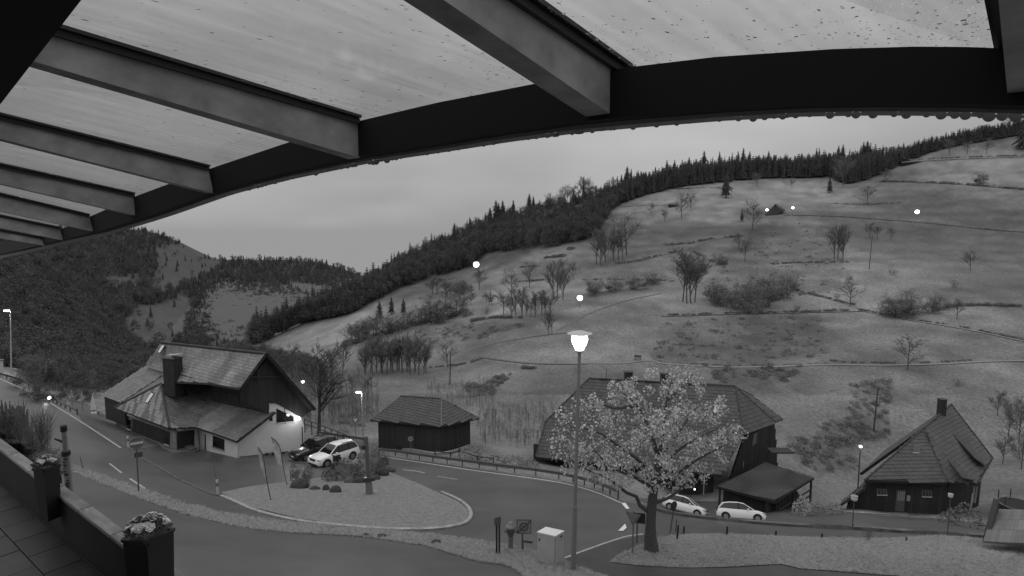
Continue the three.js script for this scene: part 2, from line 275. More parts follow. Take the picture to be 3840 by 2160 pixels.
structure('grass_verge', sheetGeo([[250, 1735], [373, 1781], [518, 1833], [679, 1889], [830, 1926], [960, 1949], [1110, 1964], [1250, 1978], [1400, 1988], [1550, 2001], [1640, 2012], [1720, 2025], [1830, 2040], [1900, 2050], [1950, 2057], [2010, 2075], [2100, 2108], [2170, 2135], [2250, 2160], [2300, 2210], [1990, 2210], [1960, 2160], [1930, 2131], [1880, 2116], [1805, 2111], [1700, 2079], [1590, 2046], [1480, 2031], [1380, 2016], [1250, 2006], [1100, 1999], [960, 1986], [830, 1963], [679, 1926], [518, 1869], [373, 1811], [262, 1766]], 0.052), matVerge, 'long strip of pale grass between road and driveway', 'verge');
const ISLAND = [[827, 1850], [940, 1826], [1080, 1809], [1180, 1796], [1330, 1785], [1460, 1772], [1560, 1812], [1655, 1855], [1720, 1885], [1752, 1912], [1760, 1935], [1745, 1957], [1690, 1975], [1600, 1984], [1500, 1985], [1400, 1981], [1270, 1969], [1120, 1948], [960, 1910], [880, 1878]];
structure('grass_island', sheetGeo(ISLAND, 0.07), matVerge, 'teardrop grass island between road and car park', 'grass island');
const FIELD = [[2285, 2112], [2330, 2080], [2440, 2030], [2520, 2011], [2600, 2004], [2700, 2005], [2900, 2011], [3200, 2022], [3420, 2017], [3560, 2005], [3660, 2012], [3840, 2010], [4600, 2040], [4600, 2300], [3840, 2185], [3400, 2166], [3200, 2151], [3000, 2136], [2930, 2119], [2700, 2131], [2560, 2133], [2420, 2126]];
structure('grass_field', sheetGeo(FIELD, 0.05), matVerge, 'small pale grass field beside the blossoming tree', 'grass field');
structure('planted_bank', sheetGeo([[-600, 1330], [-200, 1490], [0, 1548], [120, 1602], [235, 1690], [262, 1738], [262, 1766], [180, 1802], [120, 1830], [-100, 1760], [-600, 1560]], 0.2), grey(0.2, { map: withRepeat(texGrass, 0.1), roughness: 1 }), 'rough planted bank outside the terrace wall', 'bank');
structure('gravel_strip', sheetGeo([[304, 1572], [453, 1667], [492, 1690], [600, 1674], [560, 1640], [460, 1600], [400, 1560], [330, 1520], [250, 1490]], 0.05), grey(0.16, { map: withRepeat(texGrass, 0.12), roughness: 1 }), 'weedy strip between road and restaurant', 'verge');
// markings: each painted line or dash a thing of its own on the road
function marking(line, w, label) { const m = mesh('road_marking', strip(densify(line, 10), w, 0.05), matPaint); tag(m, label, 'road marking', null, 'structure'); return m; }
marking([[-400, 1242], [0, 1421], [149, 1490], [304, 1584], [453, 1681]], 0.16, 'white edge line of the road running uphill past the restaurant');
marking([[1430, 1713], [1606, 1740], [1800, 1769], [1919, 1785], [2080, 1808], [2148, 1822], [2247, 1853], [2330, 1889]], 0.17, 'white edge line of the bend along the guard rail');
marking([[410, 1740], [457, 1776]], 0.12, 'worn white dash on the road beside the round sign');
marking([[487, 1797], [544, 1835]], 0.12, 'faded white dash on the road behind the round sign post');
marking([[1512, 1763], [1561, 1769], [1593, 1776]], 0.14, 'white dash on the bend below the shed');
marking([[1641, 1788], [1715, 1800]], 0.09, 'faded dash on the bend below the hedge');
marking([[2118, 2096], [2200, 2065], [2297, 2031], [2350, 2015], [2411, 2006]], 0.1, 'pale edging line curving from the lamp post to the tree');
const poly4 = (pts) => tri([0, 1, 2, 0, 2, 3].map(i => { const p = G(...pts[i]); p.y += 0.05; return p; }));
tag(mesh('road_marking', poly4([[2330, 1889], [2345, 1888], [2361, 1910], [2348, 1911]]), grey(0.75)), 'short thick white block at the end of the edge line', 'road marking', null, 'structure');
tag(mesh('road_marking', poly4([[2344, 1967], [2350, 1982], [2337, 1994], [2318, 1994]]), grey(0.75)), 'short thick white block beside the yield sign', 'road marking', null, 'structure');
const kerb = (line, w, h, label, m = matKerb) => tag(mesh('kerb', strip(densify(line, 10), w, h, h + 0.12), m), label, 'kerb', null, 'structure');
kerb([[490, 1694], [519, 1712], [600, 1758], [695, 1811], [802, 1857], [830, 1862]], 0.16, 0.1, 'low kerb between road and car park', grey(0.12, { map: withRepeat(texRough, 0.7) }));
kerb([[830, 1862], [880, 1884], [960, 1919], [1120, 1957], [1270, 1975], [1400, 1986], [1500, 1990], [1600, 1989], [1690, 1980], [1748, 1962], [1766, 1937], [1758, 1910], [1724, 1880], [1655, 1848]], 0.2, 0.13, 'pale kerb round the grass island', grey(0.42, { map: withRepeat(texRough, 0.7) }));
kerb([[2760, 1872], [2960, 1887], [3170, 1922], [3340, 1932], [3560, 1952], [3700, 1968]], 0.2, 0.12, 'kerb of the lane in front of the farmhouse');

// tracks and terrace edges across the meadow slope
const track = (line, w, l, label, lift = 0.06) => tag(mesh('track', strip(densify(line, 12), w, lift), grey(l, { map: withRepeat(texGrass, 0.15), roughness: 1 })), label, 'track', null, 'structure');
track([[2200, 1362], [2330, 1362], [2440, 1352], [2480, 1362], [2560, 1368], [2740, 1377], [2900, 1375], [3120, 1368], [3300, 1370], [3500, 1366], [3700, 1356], [3860, 1352]], 1.0, 0.36, 'pale gravel track crossing the lower meadow');
track([[1800, 1338], [1880, 1350], [1990, 1362], [2200, 1366]], 1.2, 0.2, 'faint path leading on to the gravel track');
track([[2950, 806], [3150, 812], [3300, 822], [3500, 838], [3700, 860], [3860, 872]], 1.6, 0.16, 'dark track below the farmhouse on the slope');
track([[2480, 1187], [2600, 1184], [2740, 1179], [2900, 1176], [3060, 1172], [3250, 1167]], 0.9, 0.12, 'dark terrace edge above the scrub patch');
track([[3230, 1165], [3400, 1198], [3600, 1230], [3860, 1283]], 1.3, 0.4, 'pale path climbing down to the terrace edge'); track([[2985, 1083], [3070, 1110], [3150, 1132], [3230, 1158]], 1.1, 0.38, 'short pale path beside the bushes');
track([[3300, 682], [3450, 684], [3600, 692], [3840, 712]], 1.6, 0.14, 'dark terrace edge near the hilltop'); track([[3430, 606], [3600, 597], [3840, 588]], 1.4, 0.14, 'dark terrace edge below the hilltop meadow'); track([[3110, 763], [3250, 767], [3390, 760]], 1.1, 0.18, 'short dark furrow on the upper meadow'); track([[2270, 778], [2400, 772], [2520, 770]], 1.1, 0.18, 'furrow beside the hay hut'); track([[2480, 710], [2640, 704], [2740, 708]], 1.2, 0.16, 'furrow below the ridge wood');
track([[2300, 992], [2390, 982], [2480, 958], [2560, 943], [2680, 899], [2780, 888]], 0.9, 0.16, 'dark hedge bank rising across the slope'); track([[1560, 1084], [1640, 1064], [1720, 1042], [1780, 1025]], 1.2, 0.16, 'dark bank below the wood'); track([[2090, 1240], [2200, 1180], [2340, 1130], [2480, 1100]], 0.8, 0.22, 'faint slanting furrow over the middle slope'); track([[1650, 1350], [1800, 1300], [2000, 1262], [2200, 1240]], 1.0, 0.24, 'faint furrow below the tree row');
// ---------------------------------------------------------------- terrace roof: rafters, glass, eaves beam and gutter
const AZ_OUT = 41.1, vOut = azv(AZ_OUT), uAlong = azv(AZ_OUT - 90);
const ov = (x, y) => [x * 1.4907, y * 1.4907];
const GUT = 2.4;
const gutterAt = (px, py, off = GUT) => onPlane(px, py, CAM.clone().addScaledVector(vOut, off), vOut);
const canopy = thing('terrace_canopy', 'dark beamed glass canopy over the terrace with dripping eaves', 'canopy');
const matBeam = grey(0.011, { roughness: 0.9 }), matRafter = grey(0.6, { map: withRepeat(texRough, 1.1), roughness: 0.85 }), matRail = grey(0.045, { roughness: 0.7 }), matLip = grey(0.3, { roughness: 0.6 });
const dropLine = [[-120, 990], [60, 955], [238, 912], [373, 882], [596, 812], [835, 726], [1043, 671], [1342, 607], [1610, 566], [1863, 525], [2131, 489], [2385, 465], [2683, 440], [2981, 423], [3279, 417], [3578, 419], [3840, 426], [4300, 445]];
const beamTop = [[-120, 940], [100, 890], ...[[160, 575], [230, 543], [345, 492], [540, 420], [735, 355], [900, 305], [1100, 258], [1400, 200], [1590, 168], [1800, 143], [2100, 123], [2300, 117], [2440, 118], [2576, 124]].map(p => ov(...p)), [4300, 205]];
function ribbon(n, at, thick) {                                                // curved board: at(t) gives lower and upper edge
  const t = [], A = [];
  for (let i = 0; i <= n; i++) { const [b, c] = at(i / n), o = vOut.clone().multiplyScalar(thick); A.push([b, c, c.clone().add(o), b.clone().add(o)]); }
  for (let i = 0; i < n; i++) for (let k = 0; k < 4; k++) { const a = A[i][k], b = A[i][(k + 1) % 4], c = A[i + 1][(k + 1) % 4], d = A[i + 1][k]; t.push(a, c, b, a, d, c); }
  for (const q of [A[0], A[n]]) t.push(q[0], q[1], q[2], q[0], q[2], q[3]);
  return tri(t);
}
const lipH = x => 14 + 16 * smooth(300, 2600, x);
const X0 = -120, X1 = 4300;
mesh('eaves_beam', ribbon(90, t => { const x = X0 + (X1 - X0) * t; return [gutterAt(x, lerpAt(dropLine, x) - lipH(x)), gutterAt(x, lerpAt(beamTop, x))]; }, 0.09), matBeam, canopy);
const gutter = mesh('gutter', ribbon(90, t => { const x = X0 + (X1 - X0) * t, y = lerpAt(dropLine, x); return [gutterAt(x, y, GUT + 0.1), gutterAt(x, y - lipH(x) * 1.6, GUT + 0.1)]; }, 0.11), matLip, canopy);
// rafters: lower and upper edge of the side that faces the camera
const RAFTERS = [
  [[166, 921], [0, 893], [166, 899], [0, 868]],
  [[238, 901], [0, 855], [225, 861], [0, 815]],
  [[351, 868], [0, 792], [335, 815], [0, 736]],
  [[510, 808], [0, 689], [504, 739], [0, 630]],
  [[802, 725], [0, 520], [782, 640], [0, 450]],
  [ov(905, 397), ov(60, 147), ov(900, 312), ov(135, 92)],
  [[2290, 428], [1664, 0], [2352, 300], [1903, 0]],
  [[3778, 352], [3748, 40], [3800, 262], [3775, 0]],
];
const raf = RAFTERS.map(([b, a, d, c], i) => {
  const E = gutterAt(...b, GUT + 0.01), n = uAlong;
  const lo1 = onPlane(...b, E, n), lo0 = onPlane(...a, E, n), hi1 = onPlane(...d, E, n), hi0 = onPlane(...c, E, n);
  const ext = (p, q, k) => p.clone().add(p.clone().sub(q).normalize().multiplyScalar(k));
  const back = 1.1, L0 = ext(lo0, lo1, back), H0_ = ext(hi0, hi1, back);
  return { lo0: L0, lo1, hi0: H0_, hi1, n };
});
function beam4(r, w, k) { const o = r.n.clone().multiplyScalar(w), q = [r.lo0, r.lo1, r.hi1, r.hi0], s = q.map(p => p.clone().add(o)), t = []; const quad = (a, b, c, d) => t.push(a, b, c, a, c, d); quad(...q); quad(s[3], s[2], s[1], s[0]); for (let i = 0; i < 4; i++) quad(q[i], s[i], s[(i + 1) % 4], q[(i + 1) % 4]); return tri(t); }
raf.forEach((r, i) => {
  const w = i === 7 ? -0.14 : 0.13;
  mesh('rafter', beam4(r, w), matRafter, canopy);
  // glazing rails above each rafter, two stepped strips
  const up = r.hi0.clone().sub(r.lo0).normalize(), o = (p, a, b) => p.clone().addScaledVector(r.n, a).addScaledVector(V(0, 1, 0), b);
  const h = Math.max(0.03, r.hi1.distanceTo(r.lo1) * 0.16);
  mesh('glazing_rail', [bar(o(r.hi0, w * 0.42, h * 0.45), o(r.hi1, w * 0.42, h * 0.45), Math.abs(w) * 1.25, h * 0.9), bar(o(r.hi0, w * 0.42, h * 1.25), o(r.hi1, w * 0.42, h * 1.25), Math.abs(w) * 1.6, h * 0.5)], matRail, canopy);
  r.h = h;
});
const paneDirt = withRepeat(texStreak, 0.35); paneDirt.wrapS = paneDirt.wrapT = THREE.MirroredRepeatWrapping; paneDirt.rotation = -AZ_OUT * Math.PI / 180;
const matPane = new THREE.MeshPhysicalMaterial({ map: paneDirt, color: new THREE.Color(0.76, 0.76, 0.76), roughness: 0.06, transmission: 1, thickness: 0, ior: 1.45, side: THREE.DoubleSide });
const dropSpots = [];
for (let i = 0; i < 7; i++) {
  const a = raf[i], b = raf[i + 1], k = (r, p) => p.clone().add(V(0, r.h * 1.0, 0));
  const past = r => r.hi1.clone().add(r.hi1.clone().sub(r.hi0).normalize().multiplyScalar(0.14)), q = [k(a, a.hi0), k(a, past(a)), k(b, past(b)), k(b, b.hi0)];
  mesh('glass_pane', tri([q[0], q[1], q[2], q[0], q[2], q[3]]), matPane, canopy);
  const n = [0, 80, 260, 600, 1300, 2200, 2600][i];
  for (let j = 0; j < n; j++) {
    // drops gather near rafters and the lower edge
    let s = rnd(), t = rnd(); if (rnd() < 0.6) t = rnd() < 0.75 ? 1 - Math.pow(rnd(), 2) * 0.35 : Math.pow(rnd(), 2) * 0.2; if (rnd() < 0.35) s = 1 - Math.pow(rnd(), 1.6) * 0.3;
    const p = q[0].clone().lerp(q[1], s).lerp(q[3].clone().lerp(q[2], s), t); p.y += 0.004; dropSpots.push([p, (0.0011 + 0.0046 * Math.pow(rnd(), 5)) * (0.8 + 0.12 * p.distanceTo(CAM)), a]);
  }
}
{ // rain drops lying on the glass
  const g = new THREE.SphereGeometry(1, 7, 5).scale(1, 0.45, 1.5), m = new THREE.InstancedMesh(g, new THREE.MeshPhysicalMaterial({ color: 0xffffff, roughness: 0.05, transmission: 1, thickness: 0.01, ior: 1.33 }), dropSpots.length), M = new THREE.Matrix4(), turn = new THREE.Quaternion().setFromAxisAngle(V(0, 1, 0), -AZ_OUT * Math.PI / 180);
  dropSpots.forEach(([p, s], i) => m.setMatrixAt(i, M.compose(p, turn, V(s * rr(0.7, 1.4), s, s * rr(0.7, 2))))); m.name = 'rain_drops'; m.userData.kind = 'stuff'; canopy.add(m);
}
{ // drops hanging from the gutter edge
  const pts = []; let x = 330;
  while (x < 3835) { const dens = x < 2300 ? rr(9, 24) : rr(14, 80); x += dens; const big = x < 2400 ? rr(0.01, 0.018) : rr(0.01, 0.02); pts.push([gutterAt(x, lerpAt(dropLine, x), GUT + 0.105 + rnd() * 0.02), big * (x < 1500 ? 1.5 : 1)]); }
  const g = new THREE.SphereGeometry(1, 10, 8), m = new THREE.InstancedMesh(g, new THREE.MeshPhysicalMaterial({ color: 0xffffff, roughness: 0.03, transmission: 1, thickness: 0.01, ior: 1.33 }), pts.length), M = new THREE.Matrix4();
  pts.forEach(([p, s], i) => m.setMatrixAt(i, M.compose(p.add(V(0, -s * 0.35, 0)), new THREE.Quaternion(), V(s, s * 1.15, s)))); m.name = 'hanging_drops'; m.userData.kind = 'stuff'; canopy.add(m);
}
// opaque end panel beyond the last rafter
{
  const r = raf[7], o = uAlong.clone().multiplyScalar(-1.6), k = p => p.clone().add(V(0, -0.03, 0)), a = k(r.hi0), b = k(r.hi1);
  mesh('end_panel', slab([a, b, b.clone().add(o), a.clone().add(o)], 0.05), matBeam, canopy);
}
// the house wall that carries the canopy and its wall plate
const house = thing('terrace_house', 'dark eaves of the house wall that carries the canopy', 'house');
{
  const at = (u, v, y) => CAM.clone().addScaledVector(uAlong, u).addScaledVector(vOut, v).add(V(0, y, 0));
  const p = (px, py) => onPlane(px, py, CAM.clone().addScaledVector(vOut, 0.36), vOut), a = p(305, 0), b = p(-60, 470);
  const far = b.clone().add(b.clone().sub(a).normalize().multiplyScalar(6)), near = a.clone().add(a.clone().sub(b).normalize().multiplyScalar(0.6));
  const t = (q, v, y) => q.clone().addScaledVector(vOut, v).add(V(0, y, 0));
  const ring = q => [q, t(q, 0, 0.5), t(q, -0.7, 0.6), t(q, -0.7, 0)], A = ring(near), B = ring(far), tr = [];
  for (let k = 0; k < 4; k++) { const [c, d, e, f] = [A[k], A[(k + 1) % 4], B[(k + 1) % 4], B[k]]; tr.push(c, d, e, c, e, f); } tr.push(A[0], A[1], A[2], A[0], A[2], A[3], B[0], B[2], B[1], B[0], B[3], B[2]);
  mesh('wall_plate', tri(tr), grey(0.012, { roughness: 0.9 }), house);
  mesh('wall', slab([at(-7, -0.4, -4.15), at(9, -0.4, -4.15), at(9, -0.4, 2.2), at(-7, -0.4, 2.2)], 0.3), grey(0.25), house);
}
// ---------------------------------------------------------------- terrace: slabs, parapet
const COPE_Y = CAM_Y - 3.55;
const flat = (px, py, y) => onPlane(px, py, V(0, y, 0), V(0, 1, 0));
const cope0 = flat(493, 2071, COPE_Y), uT = flat(0, 1684, COPE_Y).sub(cope0).setY(0).normalize(), vT = V(-uT.z, 0, uT.x);   // along the wall, and outwards
if (vT.dot(vOut) < 0) vT.negate();
const ter = (u, v, y = 0) => V(cope0.x, 0, cope0.z).addScaledVector(uT, u).addScaledVector(vT, v).add(V(0, y, 0)), turnT = Math.atan2(-uT.z, uT.x);
{
  const terrace = new THREE.Group(); terrace.name = 'terrace_floor'; tag(terrace, 'dark wet paved terrace floor', 'terrace', null, 'structure'); scene.add(terrace);
  mesh('bed', slab([ter(-6, -3.2, -0.03), ter(11, -3.2, -0.03), ter(11, 0.02, -0.03), ter(-6, 0.02, -0.03)], 0.25), grey(0.03), terrace);
  const mats = [0.034, 0.04, 0.03, 0.045].map(l => grey(l, { map: withRepeat(texAsphalt, 0.9), roughness: 0.45 })), g = new RoundedBoxGeometry(0.588, 0.05, 0.392, 1, 0.006);
  for (let i = -5; i < 16; i++) for (let j = 0; j < 8; j++) { const m = mesh('paving_slab', g, pick(mats), terrace); m.position.copy(ter((i + (j % 2) * 0.5) * 0.6, -0.22 - j * 0.4, rr(-0.028, -0.024))); m.rotation.y = turnT; }
  const wall = thing('terrace_parapet', 'low terrace wall with pale stone coping', 'wall');
  mesh('wall', slab([ter(-6, 0.02, -7.5), ter(11, 0.02, -7.5), ter(11, 0.02, COPE_Y - 0.05), ter(-6, 0.02, COPE_Y - 0.05)], 0.12), grey(0.014, { map: withRepeat(texRough, 0.5) }), wall);
  const cm = [0.27, 0.31, 0.25].map(l => grey(l, { map: withRepeat(texRough, 0.8), roughness: 0.8 })), cg = new RoundedBoxGeometry(0.985, 0.05, 0.15, 2, 0.012);
  for (let i = -5; i < 10; i++) { const m = mesh('coping_stone', cg, cm[(i + 6) % 3], wall); m.position.copy(ter(i + 0.1, 0.075, COPE_Y - 0.025)); m.rotation.y = turnT; }
}
// ---------------------------------------------------------------- hills across the valley
function hill(name, label, x0, x1, ridge, base, Dr, Db, tone) {
  const C = 120, R = 60, idx = [], pts = [], at = (x, t) => { const y = lerpAt(base, x) + (lerpAt(ridge, x) - lerpAt(base, x)) * t, db = lerpAt(Db, x), dr = lerpAt(Dr, x); return P(x, y, db * Math.pow(dr / db, t)); };
  const g = new THREE.BufferGeometry(), pos = [], uv = [], col = [];
  for (let r = 0; r <= R + 1; r++) for (let c = 0; c <= C; c++) {
    const x = x0 + (x1 - x0) * c / C, t = Math.min(1, r / R), p = at(x, t), y = lerpAt(base, x) + (lerpAt(ridge, x) - lerpAt(base, x)) * t;
    if (r > R) { p.x *= 1.5; p.z *= 1.5; p.y -= 150; } else p.y += (fbm(p.x / 40, p.z / 40, 3, 66) - 0.5) * 5 * (1 - t);
    pos.push(p.x, p.y, p.z); uv.push(p.x, p.z); const k = tone(x, y) * (0.8 + 0.4 * fbm(p.x / 25, p.z / 25, 3, 76)); col.push(k, k, k);
  }
  for (let r = 0; r <= R; r++) for (let c = 0; c < C; c++) { const a = r * (C + 1) + c, b = a + 1, d = a + C + 1, e = d + 1; idx.push(a, b, d, b, e, d); }
  g.setAttribute('position', new THREE.Float32BufferAttribute(pos, 3)); g.setAttribute('uv', new THREE.Float32BufferAttribute(uv, 2)); g.setAttribute('color', new THREE.Float32BufferAttribute(col, 3)); g.setIndex(idx); g.computeVertexNormals();
  tag(mesh(name, g, grey(1.35, { vertexColors: true, roughness: 1, map: withRepeat(texGrass, 0.012) })), label, 'hill', null, 'structure');
  return { at, ridge, base };
}
const CLEARINGS = [
  [[585, 930], [700, 915], [800, 955], [830, 985], [790, 1020], [660, 1080], [600, 1120], [560, 1080], [600, 1000]],
  [[500, 1160], [600, 1140], [720, 1110], [690, 1290], [600, 1345], [520, 1320], [455, 1235]],
  [[1060, 1055], [1130, 1058], [1220, 1090], [1345, 1120], [1310, 1150], [1200, 1128], [1120, 1090]],
  [[380, 1040], [520, 1030], [540, 1070], [430, 1090]],
].map(poly2);
const clearing = (x, y) => CLEARINGS.some(q => inPoly(x + 30 * (vnoise(x / 40, y / 30, 3) - 0.5), y + 20 * (vnoise(x / 30, y / 30, 4) - 0.5), q));
const hillFar = hill('hill', 'wooded hills with pale clearings across the valley', -900, 1700, [[-900, 770], [0, 850], [300, 868], [430, 856], [520, 862], [600, 878], [680, 910], [740, 940], [800, 968], [840, 975], [900, 972], [1000, 975], [1080, 975], [1180, 982], [1240, 994], [1300, 1014], [1350, 1032], [1420, 1075], [1700, 1250]], [[-900, 1440], [1700, 1440]], [[-900, 900], [520, 1000], [840, 1150], [1700, 1000]], [[-900, 250], [1700, 330]], (x, y) => clearing(x, y) ? 0.08 : 0.042);
const SPUR_RIDGE = [[-900, 640], [-300, 830], [0, 935], [100, 975], [200, 1040], [300, 1120], [400, 1220], [500, 1325], [570, 1400], [640, 1440]];
const hillNear = hill('hill', 'dark wooded spur sloping down behind the road', -900, 640, SPUR_RIDGE, [[-900, 1420], [0, 1440], [640, 1470]], [[-900, 240], [640, 260]], [[-900, 108], [0, 112], [300, 138], [640, 175]], () => 0.06);

// ---------------------------------------------------------------- tree shapes (height 1, foot at the origin)
const tgeo = (pts, norms) => { const g = tri(pts); return g; };
function coniferGeo(tiers, spread, n = 8, rag = 0.35) {
  const pts = [];
  for (let k = 0; k < tiers; k++) {
    const f = k / tiers, y = 0.1 + 0.9 * Math.pow(f, 0.92), r = spread * Math.pow(1 - f, 0.62) * (0.7 + 0.55 * rnd()) + 0.014, top = y + 0.2 * (1 - f * 0.75), ph = rnd() * 6.28;
    for (let i = 0; i < n; i++) {
      const a = ph + i / n * 6.283, b = a + 6.283 / n * (0.5 + rr(-0.2, 0.2)), rad = r * (1 - rag * rnd()), c = a - 6.283 / n * 0.5, rin = r * 0.4;
      pts.push(V(0, top, 0), V(Math.cos(c) * rin, y + 0.03, Math.sin(c) * rin), V(Math.cos(a) * rad, y - 0.05 * (1 - f) - 0.02 * rnd(), Math.sin(a) * rad));
      pts.push(V(0, top, 0), V(Math.cos(a) * rad, y - 0.05 * (1 - f), Math.sin(a) * rad), V(Math.cos(b) * rin, y + 0.03, Math.sin(b) * rin));
    }
  }
  return tri(pts);
}
function tuftGeo(n, shape, size, thin = 0.35) {                              // a crown of small faces; shape(i) gives a place in the crown
  const pts = [], norms = [];
  for (let i = 0; i < n; i++) { const [p, out] = shape(), s = size * rr(0.6, 1.4), d = V(rr(-1, 1), rr(-1, 1), rr(-1, 1)).addScaledVector(out, 1.2).normalize(), e = V(rr(-1, 1), rr(-1, 1), rr(-1, 1)).cross(d).normalize(); const nn = out.clone().add(V(0, 0.5, 0)).normalize(), A = p.clone().addScaledVector(e, -s * thin), B = p.clone().addScaledVector(e, s * thin), C = p.clone().addScaledVector(d, s); if (B.clone().sub(A).cross(C.clone().sub(A)).dot(nn) >= 0) pts.push(A, B, C); else pts.push(B, A, C); for (let k = 0; k < 3; k++) norms.push(nn.x, nn.y, nn.z); }
  return tri(pts);
}
const inBall = () => { let v; do v = V(rr(-1, 1), rr(-1, 1), rr(-1, 1)); while (v.lengthSq() > 1); return v; };
function lumpyCrown(cx, cy, rx, ry, lumps) {                                  // points gathered in clumps inside an ellipsoid
  const L = []; for (let i = 0; i < lumps; i++) { const v = inBall().normalize().multiplyScalar(rr(0.45, 0.85)); L.push([V(cx + v.x * rx, cy + v.y * ry, v.z * rx), rr(0.22, 0.42)]); }
  return () => { const [c, r] = pick(L), v = inBall(); v.setLength(Math.pow(v.length(), 0.5)); const p = V(c.x + v.x * r * rx, c.y + v.y * r * ry * 1.1, c.z + v.z * r * rx); return [p, V(p.x - cx, p.y - cy, p.z).normalize()]; };
}
function branchTree(levels, opt = {}) {                                       // bare tree: tapered limbs and fine twigs; returns [trunk, twigs]
  const limbs = [], twigs = [], o = { n: [6, 5, 4], len: 0.42, ang: 0.7, trunk: 0.3, r: 0.022, up: 0.25, twig: 0.05, ...opt };
  const grow = (a, d, len, r, lv) => {
    const b = a.clone().addScaledVector(d, len); const sides = lv === 0 ? 7 : lv === 1 ? 5 : 3;
    if (lv < levels) limbs.push(cyl(a, b, r, r * (lv === 0 ? 0.55 : 0.45), sides)); else { const e = V(rr(-1, 1), rr(-1, 1), rr(-1, 1)).cross(d).normalize().multiplyScalar(o.tw ?? 0.0045); twigs.push(a.clone().sub(e), a.clone().add(e), b); return; }
    const n = o.n[Math.min(lv, o.n.length - 1)];
    for (let i = 0; i < n; i++) {
      const s = lv === 0 ? o.trunk + (1 - o.trunk) * (i + rnd()) / n : rr(0.25, 1), from = a.clone().addScaledVector(d, len * s), ph = rnd() * 6.283 + i * 2.4, side = V(Math.cos(ph), 0, Math.sin(ph)); side.addScaledVector(d, -side.dot(d)).normalize();
      const an = o.ang * rr(0.6, 1.25), nd = d.clone().multiplyScalar(Math.cos(an)).addScaledVector(side, Math.sin(an)); nd.y += o.up * rnd(); nd.normalize();
      grow(from, nd, len * o.len / 0.42 * (lv === 0 ? 0.5 * (1.15 - 0.55 * s) : 0.55) * rr(0.7, 1.2), r * (lv === 0 ? 0.5 * (1.2 - 0.6 * s) : 0.5), lv + 1);
    }
  };
  grow(V(0, -0.02, 0), V(rr(-0.06, 0.06), 1, rr(-0.06, 0.06)).normalize(), 0.8, o.r, 0);
  return [merge(limbs), tri(twigs)];
}
const TG = {};
TG.conifer = [0, 1, 2].map(i => coniferGeo(12 + i, 0.17 + 0.03 * i, 9, 0.5));
TG.coniferLow = [0, 1, 2].map(i => coniferGeo(9, 0.18 + 0.03 * i, 7, 0.5));
TG.leafyLow = [0, 1, 2].map(() => tuftGeo(420, lumpyCrown(0, 0.58, 0.3, 0.42, 12), 0.06, 0.35));
TG.leafyFine = [0, 1, 2].map(() => tuftGeo(900, lumpyCrown(0, 0.56, 0.32, 0.42, 14), 0.036, 0.32));
TG.bare = [0, 1, 2, 3, 4].map(i => branchTree(3, { n: [13, 8, 13], ang: 0.6 + 0.1 * i, r: 0.014, tw: 0.0026, trunk: 0.2, len: 0.44 }));
TG.bareTall = [0, 1, 2, 3].map(i => branchTree(3, { n: [14, 7, 10], ang: 0.5 + 0.08 * i, r: 0.012, up: 0.55, tw: 0.0026, trunk: 0.12 + 0.06 * i }));
TG.shrub = [0, 1, 2].map(i => tuftGeo(420, () => { const v = inBall(); v.setLength(Math.pow(v.length(), 0.4)); const k = 0.85 + 0.25 * vnoise(v.x * 4 + i * 9, v.z * 4 + v.y * 3, 7); return [V(v.x * 0.55 * k, 0.02 + Math.abs(v.y) * 0.95 * k, v.z * 0.55 * k), v.clone().normalize()]; }, 0.09, 0.4));
TG.shrubLow = [0, 1].map(i => tuftGeo(90, () => { const v = inBall(); return [V(v.x * 0.6, Math.abs(v.y) * 0.9, v.z * 0.6), v.clone().normalize()]; }, 0.2, 0.35));
TG.shrubFine = [0, 1].map(i => tuftGeo(1300, lumpyCrown(0, 0.46, 0.5, 0.5, 14), 0.05, 0.3));
TG.twiggy = [0, 1, 2, 3].map(() => { const L = [], T = []; for (let i = 0; i < 16; i++) { const a = rnd() * 6.283, ln = rr(0.1, 0.75), h = rr(0.6, 1) * (1 - 0.45 * ln), b = V(Math.cos(a) * 0.06, -0.02, Math.sin(a) * 0.06), t = V(Math.cos(a) * ln * 0.75, h, Math.sin(a) * ln * 0.75); L.push(cyl(b, t, 0.006, 0.002, 3)); for (let j = 0; j < 9; j++) { const f = b.clone().lerp(t, rr(0.25, 1)), d = V(rr(-1, 1), rr(0.1, 1), rr(-1, 1)).normalize().multiplyScalar(rr(0.1, 0.26)), e = f.clone().add(d); for (let q = 0; q < 7; q++) { const g = f.clone().lerp(e, rnd()), w = V(rr(-1, 1), rr(-1, 1), rr(-1, 1)).normalize().multiplyScalar(0.0036); T.push(g.clone().sub(w), g.clone().add(w), g.clone().add(V(rr(-0.1, 0.1), rr(0, 0.14), rr(-0.1, 0.1)))); } } } return merge([...L, tri(T)]); });
TG.sapling = [0, 1, 2].map(() => branchTree(1, { n: [16], ang: 0.5, r: 0.006, up: 0.4, tw: 0.006 })).map(g => merge(g));
const MT = { conifer: grey(0.06, { roughness: 1 }), wood: grey(0.1, { roughness: 1 }), twig: grey(0.19, { roughness: 1 }), leafy: grey(0.11, { roughness: 1 }), shrub: grey(0.2, { roughness: 1 }), bush: grey(0.16, { roughness: 1 }), scrub: grey(0.18, { roughness: 1 }), shrubDark: grey(0.17, { roughness: 1 }) };

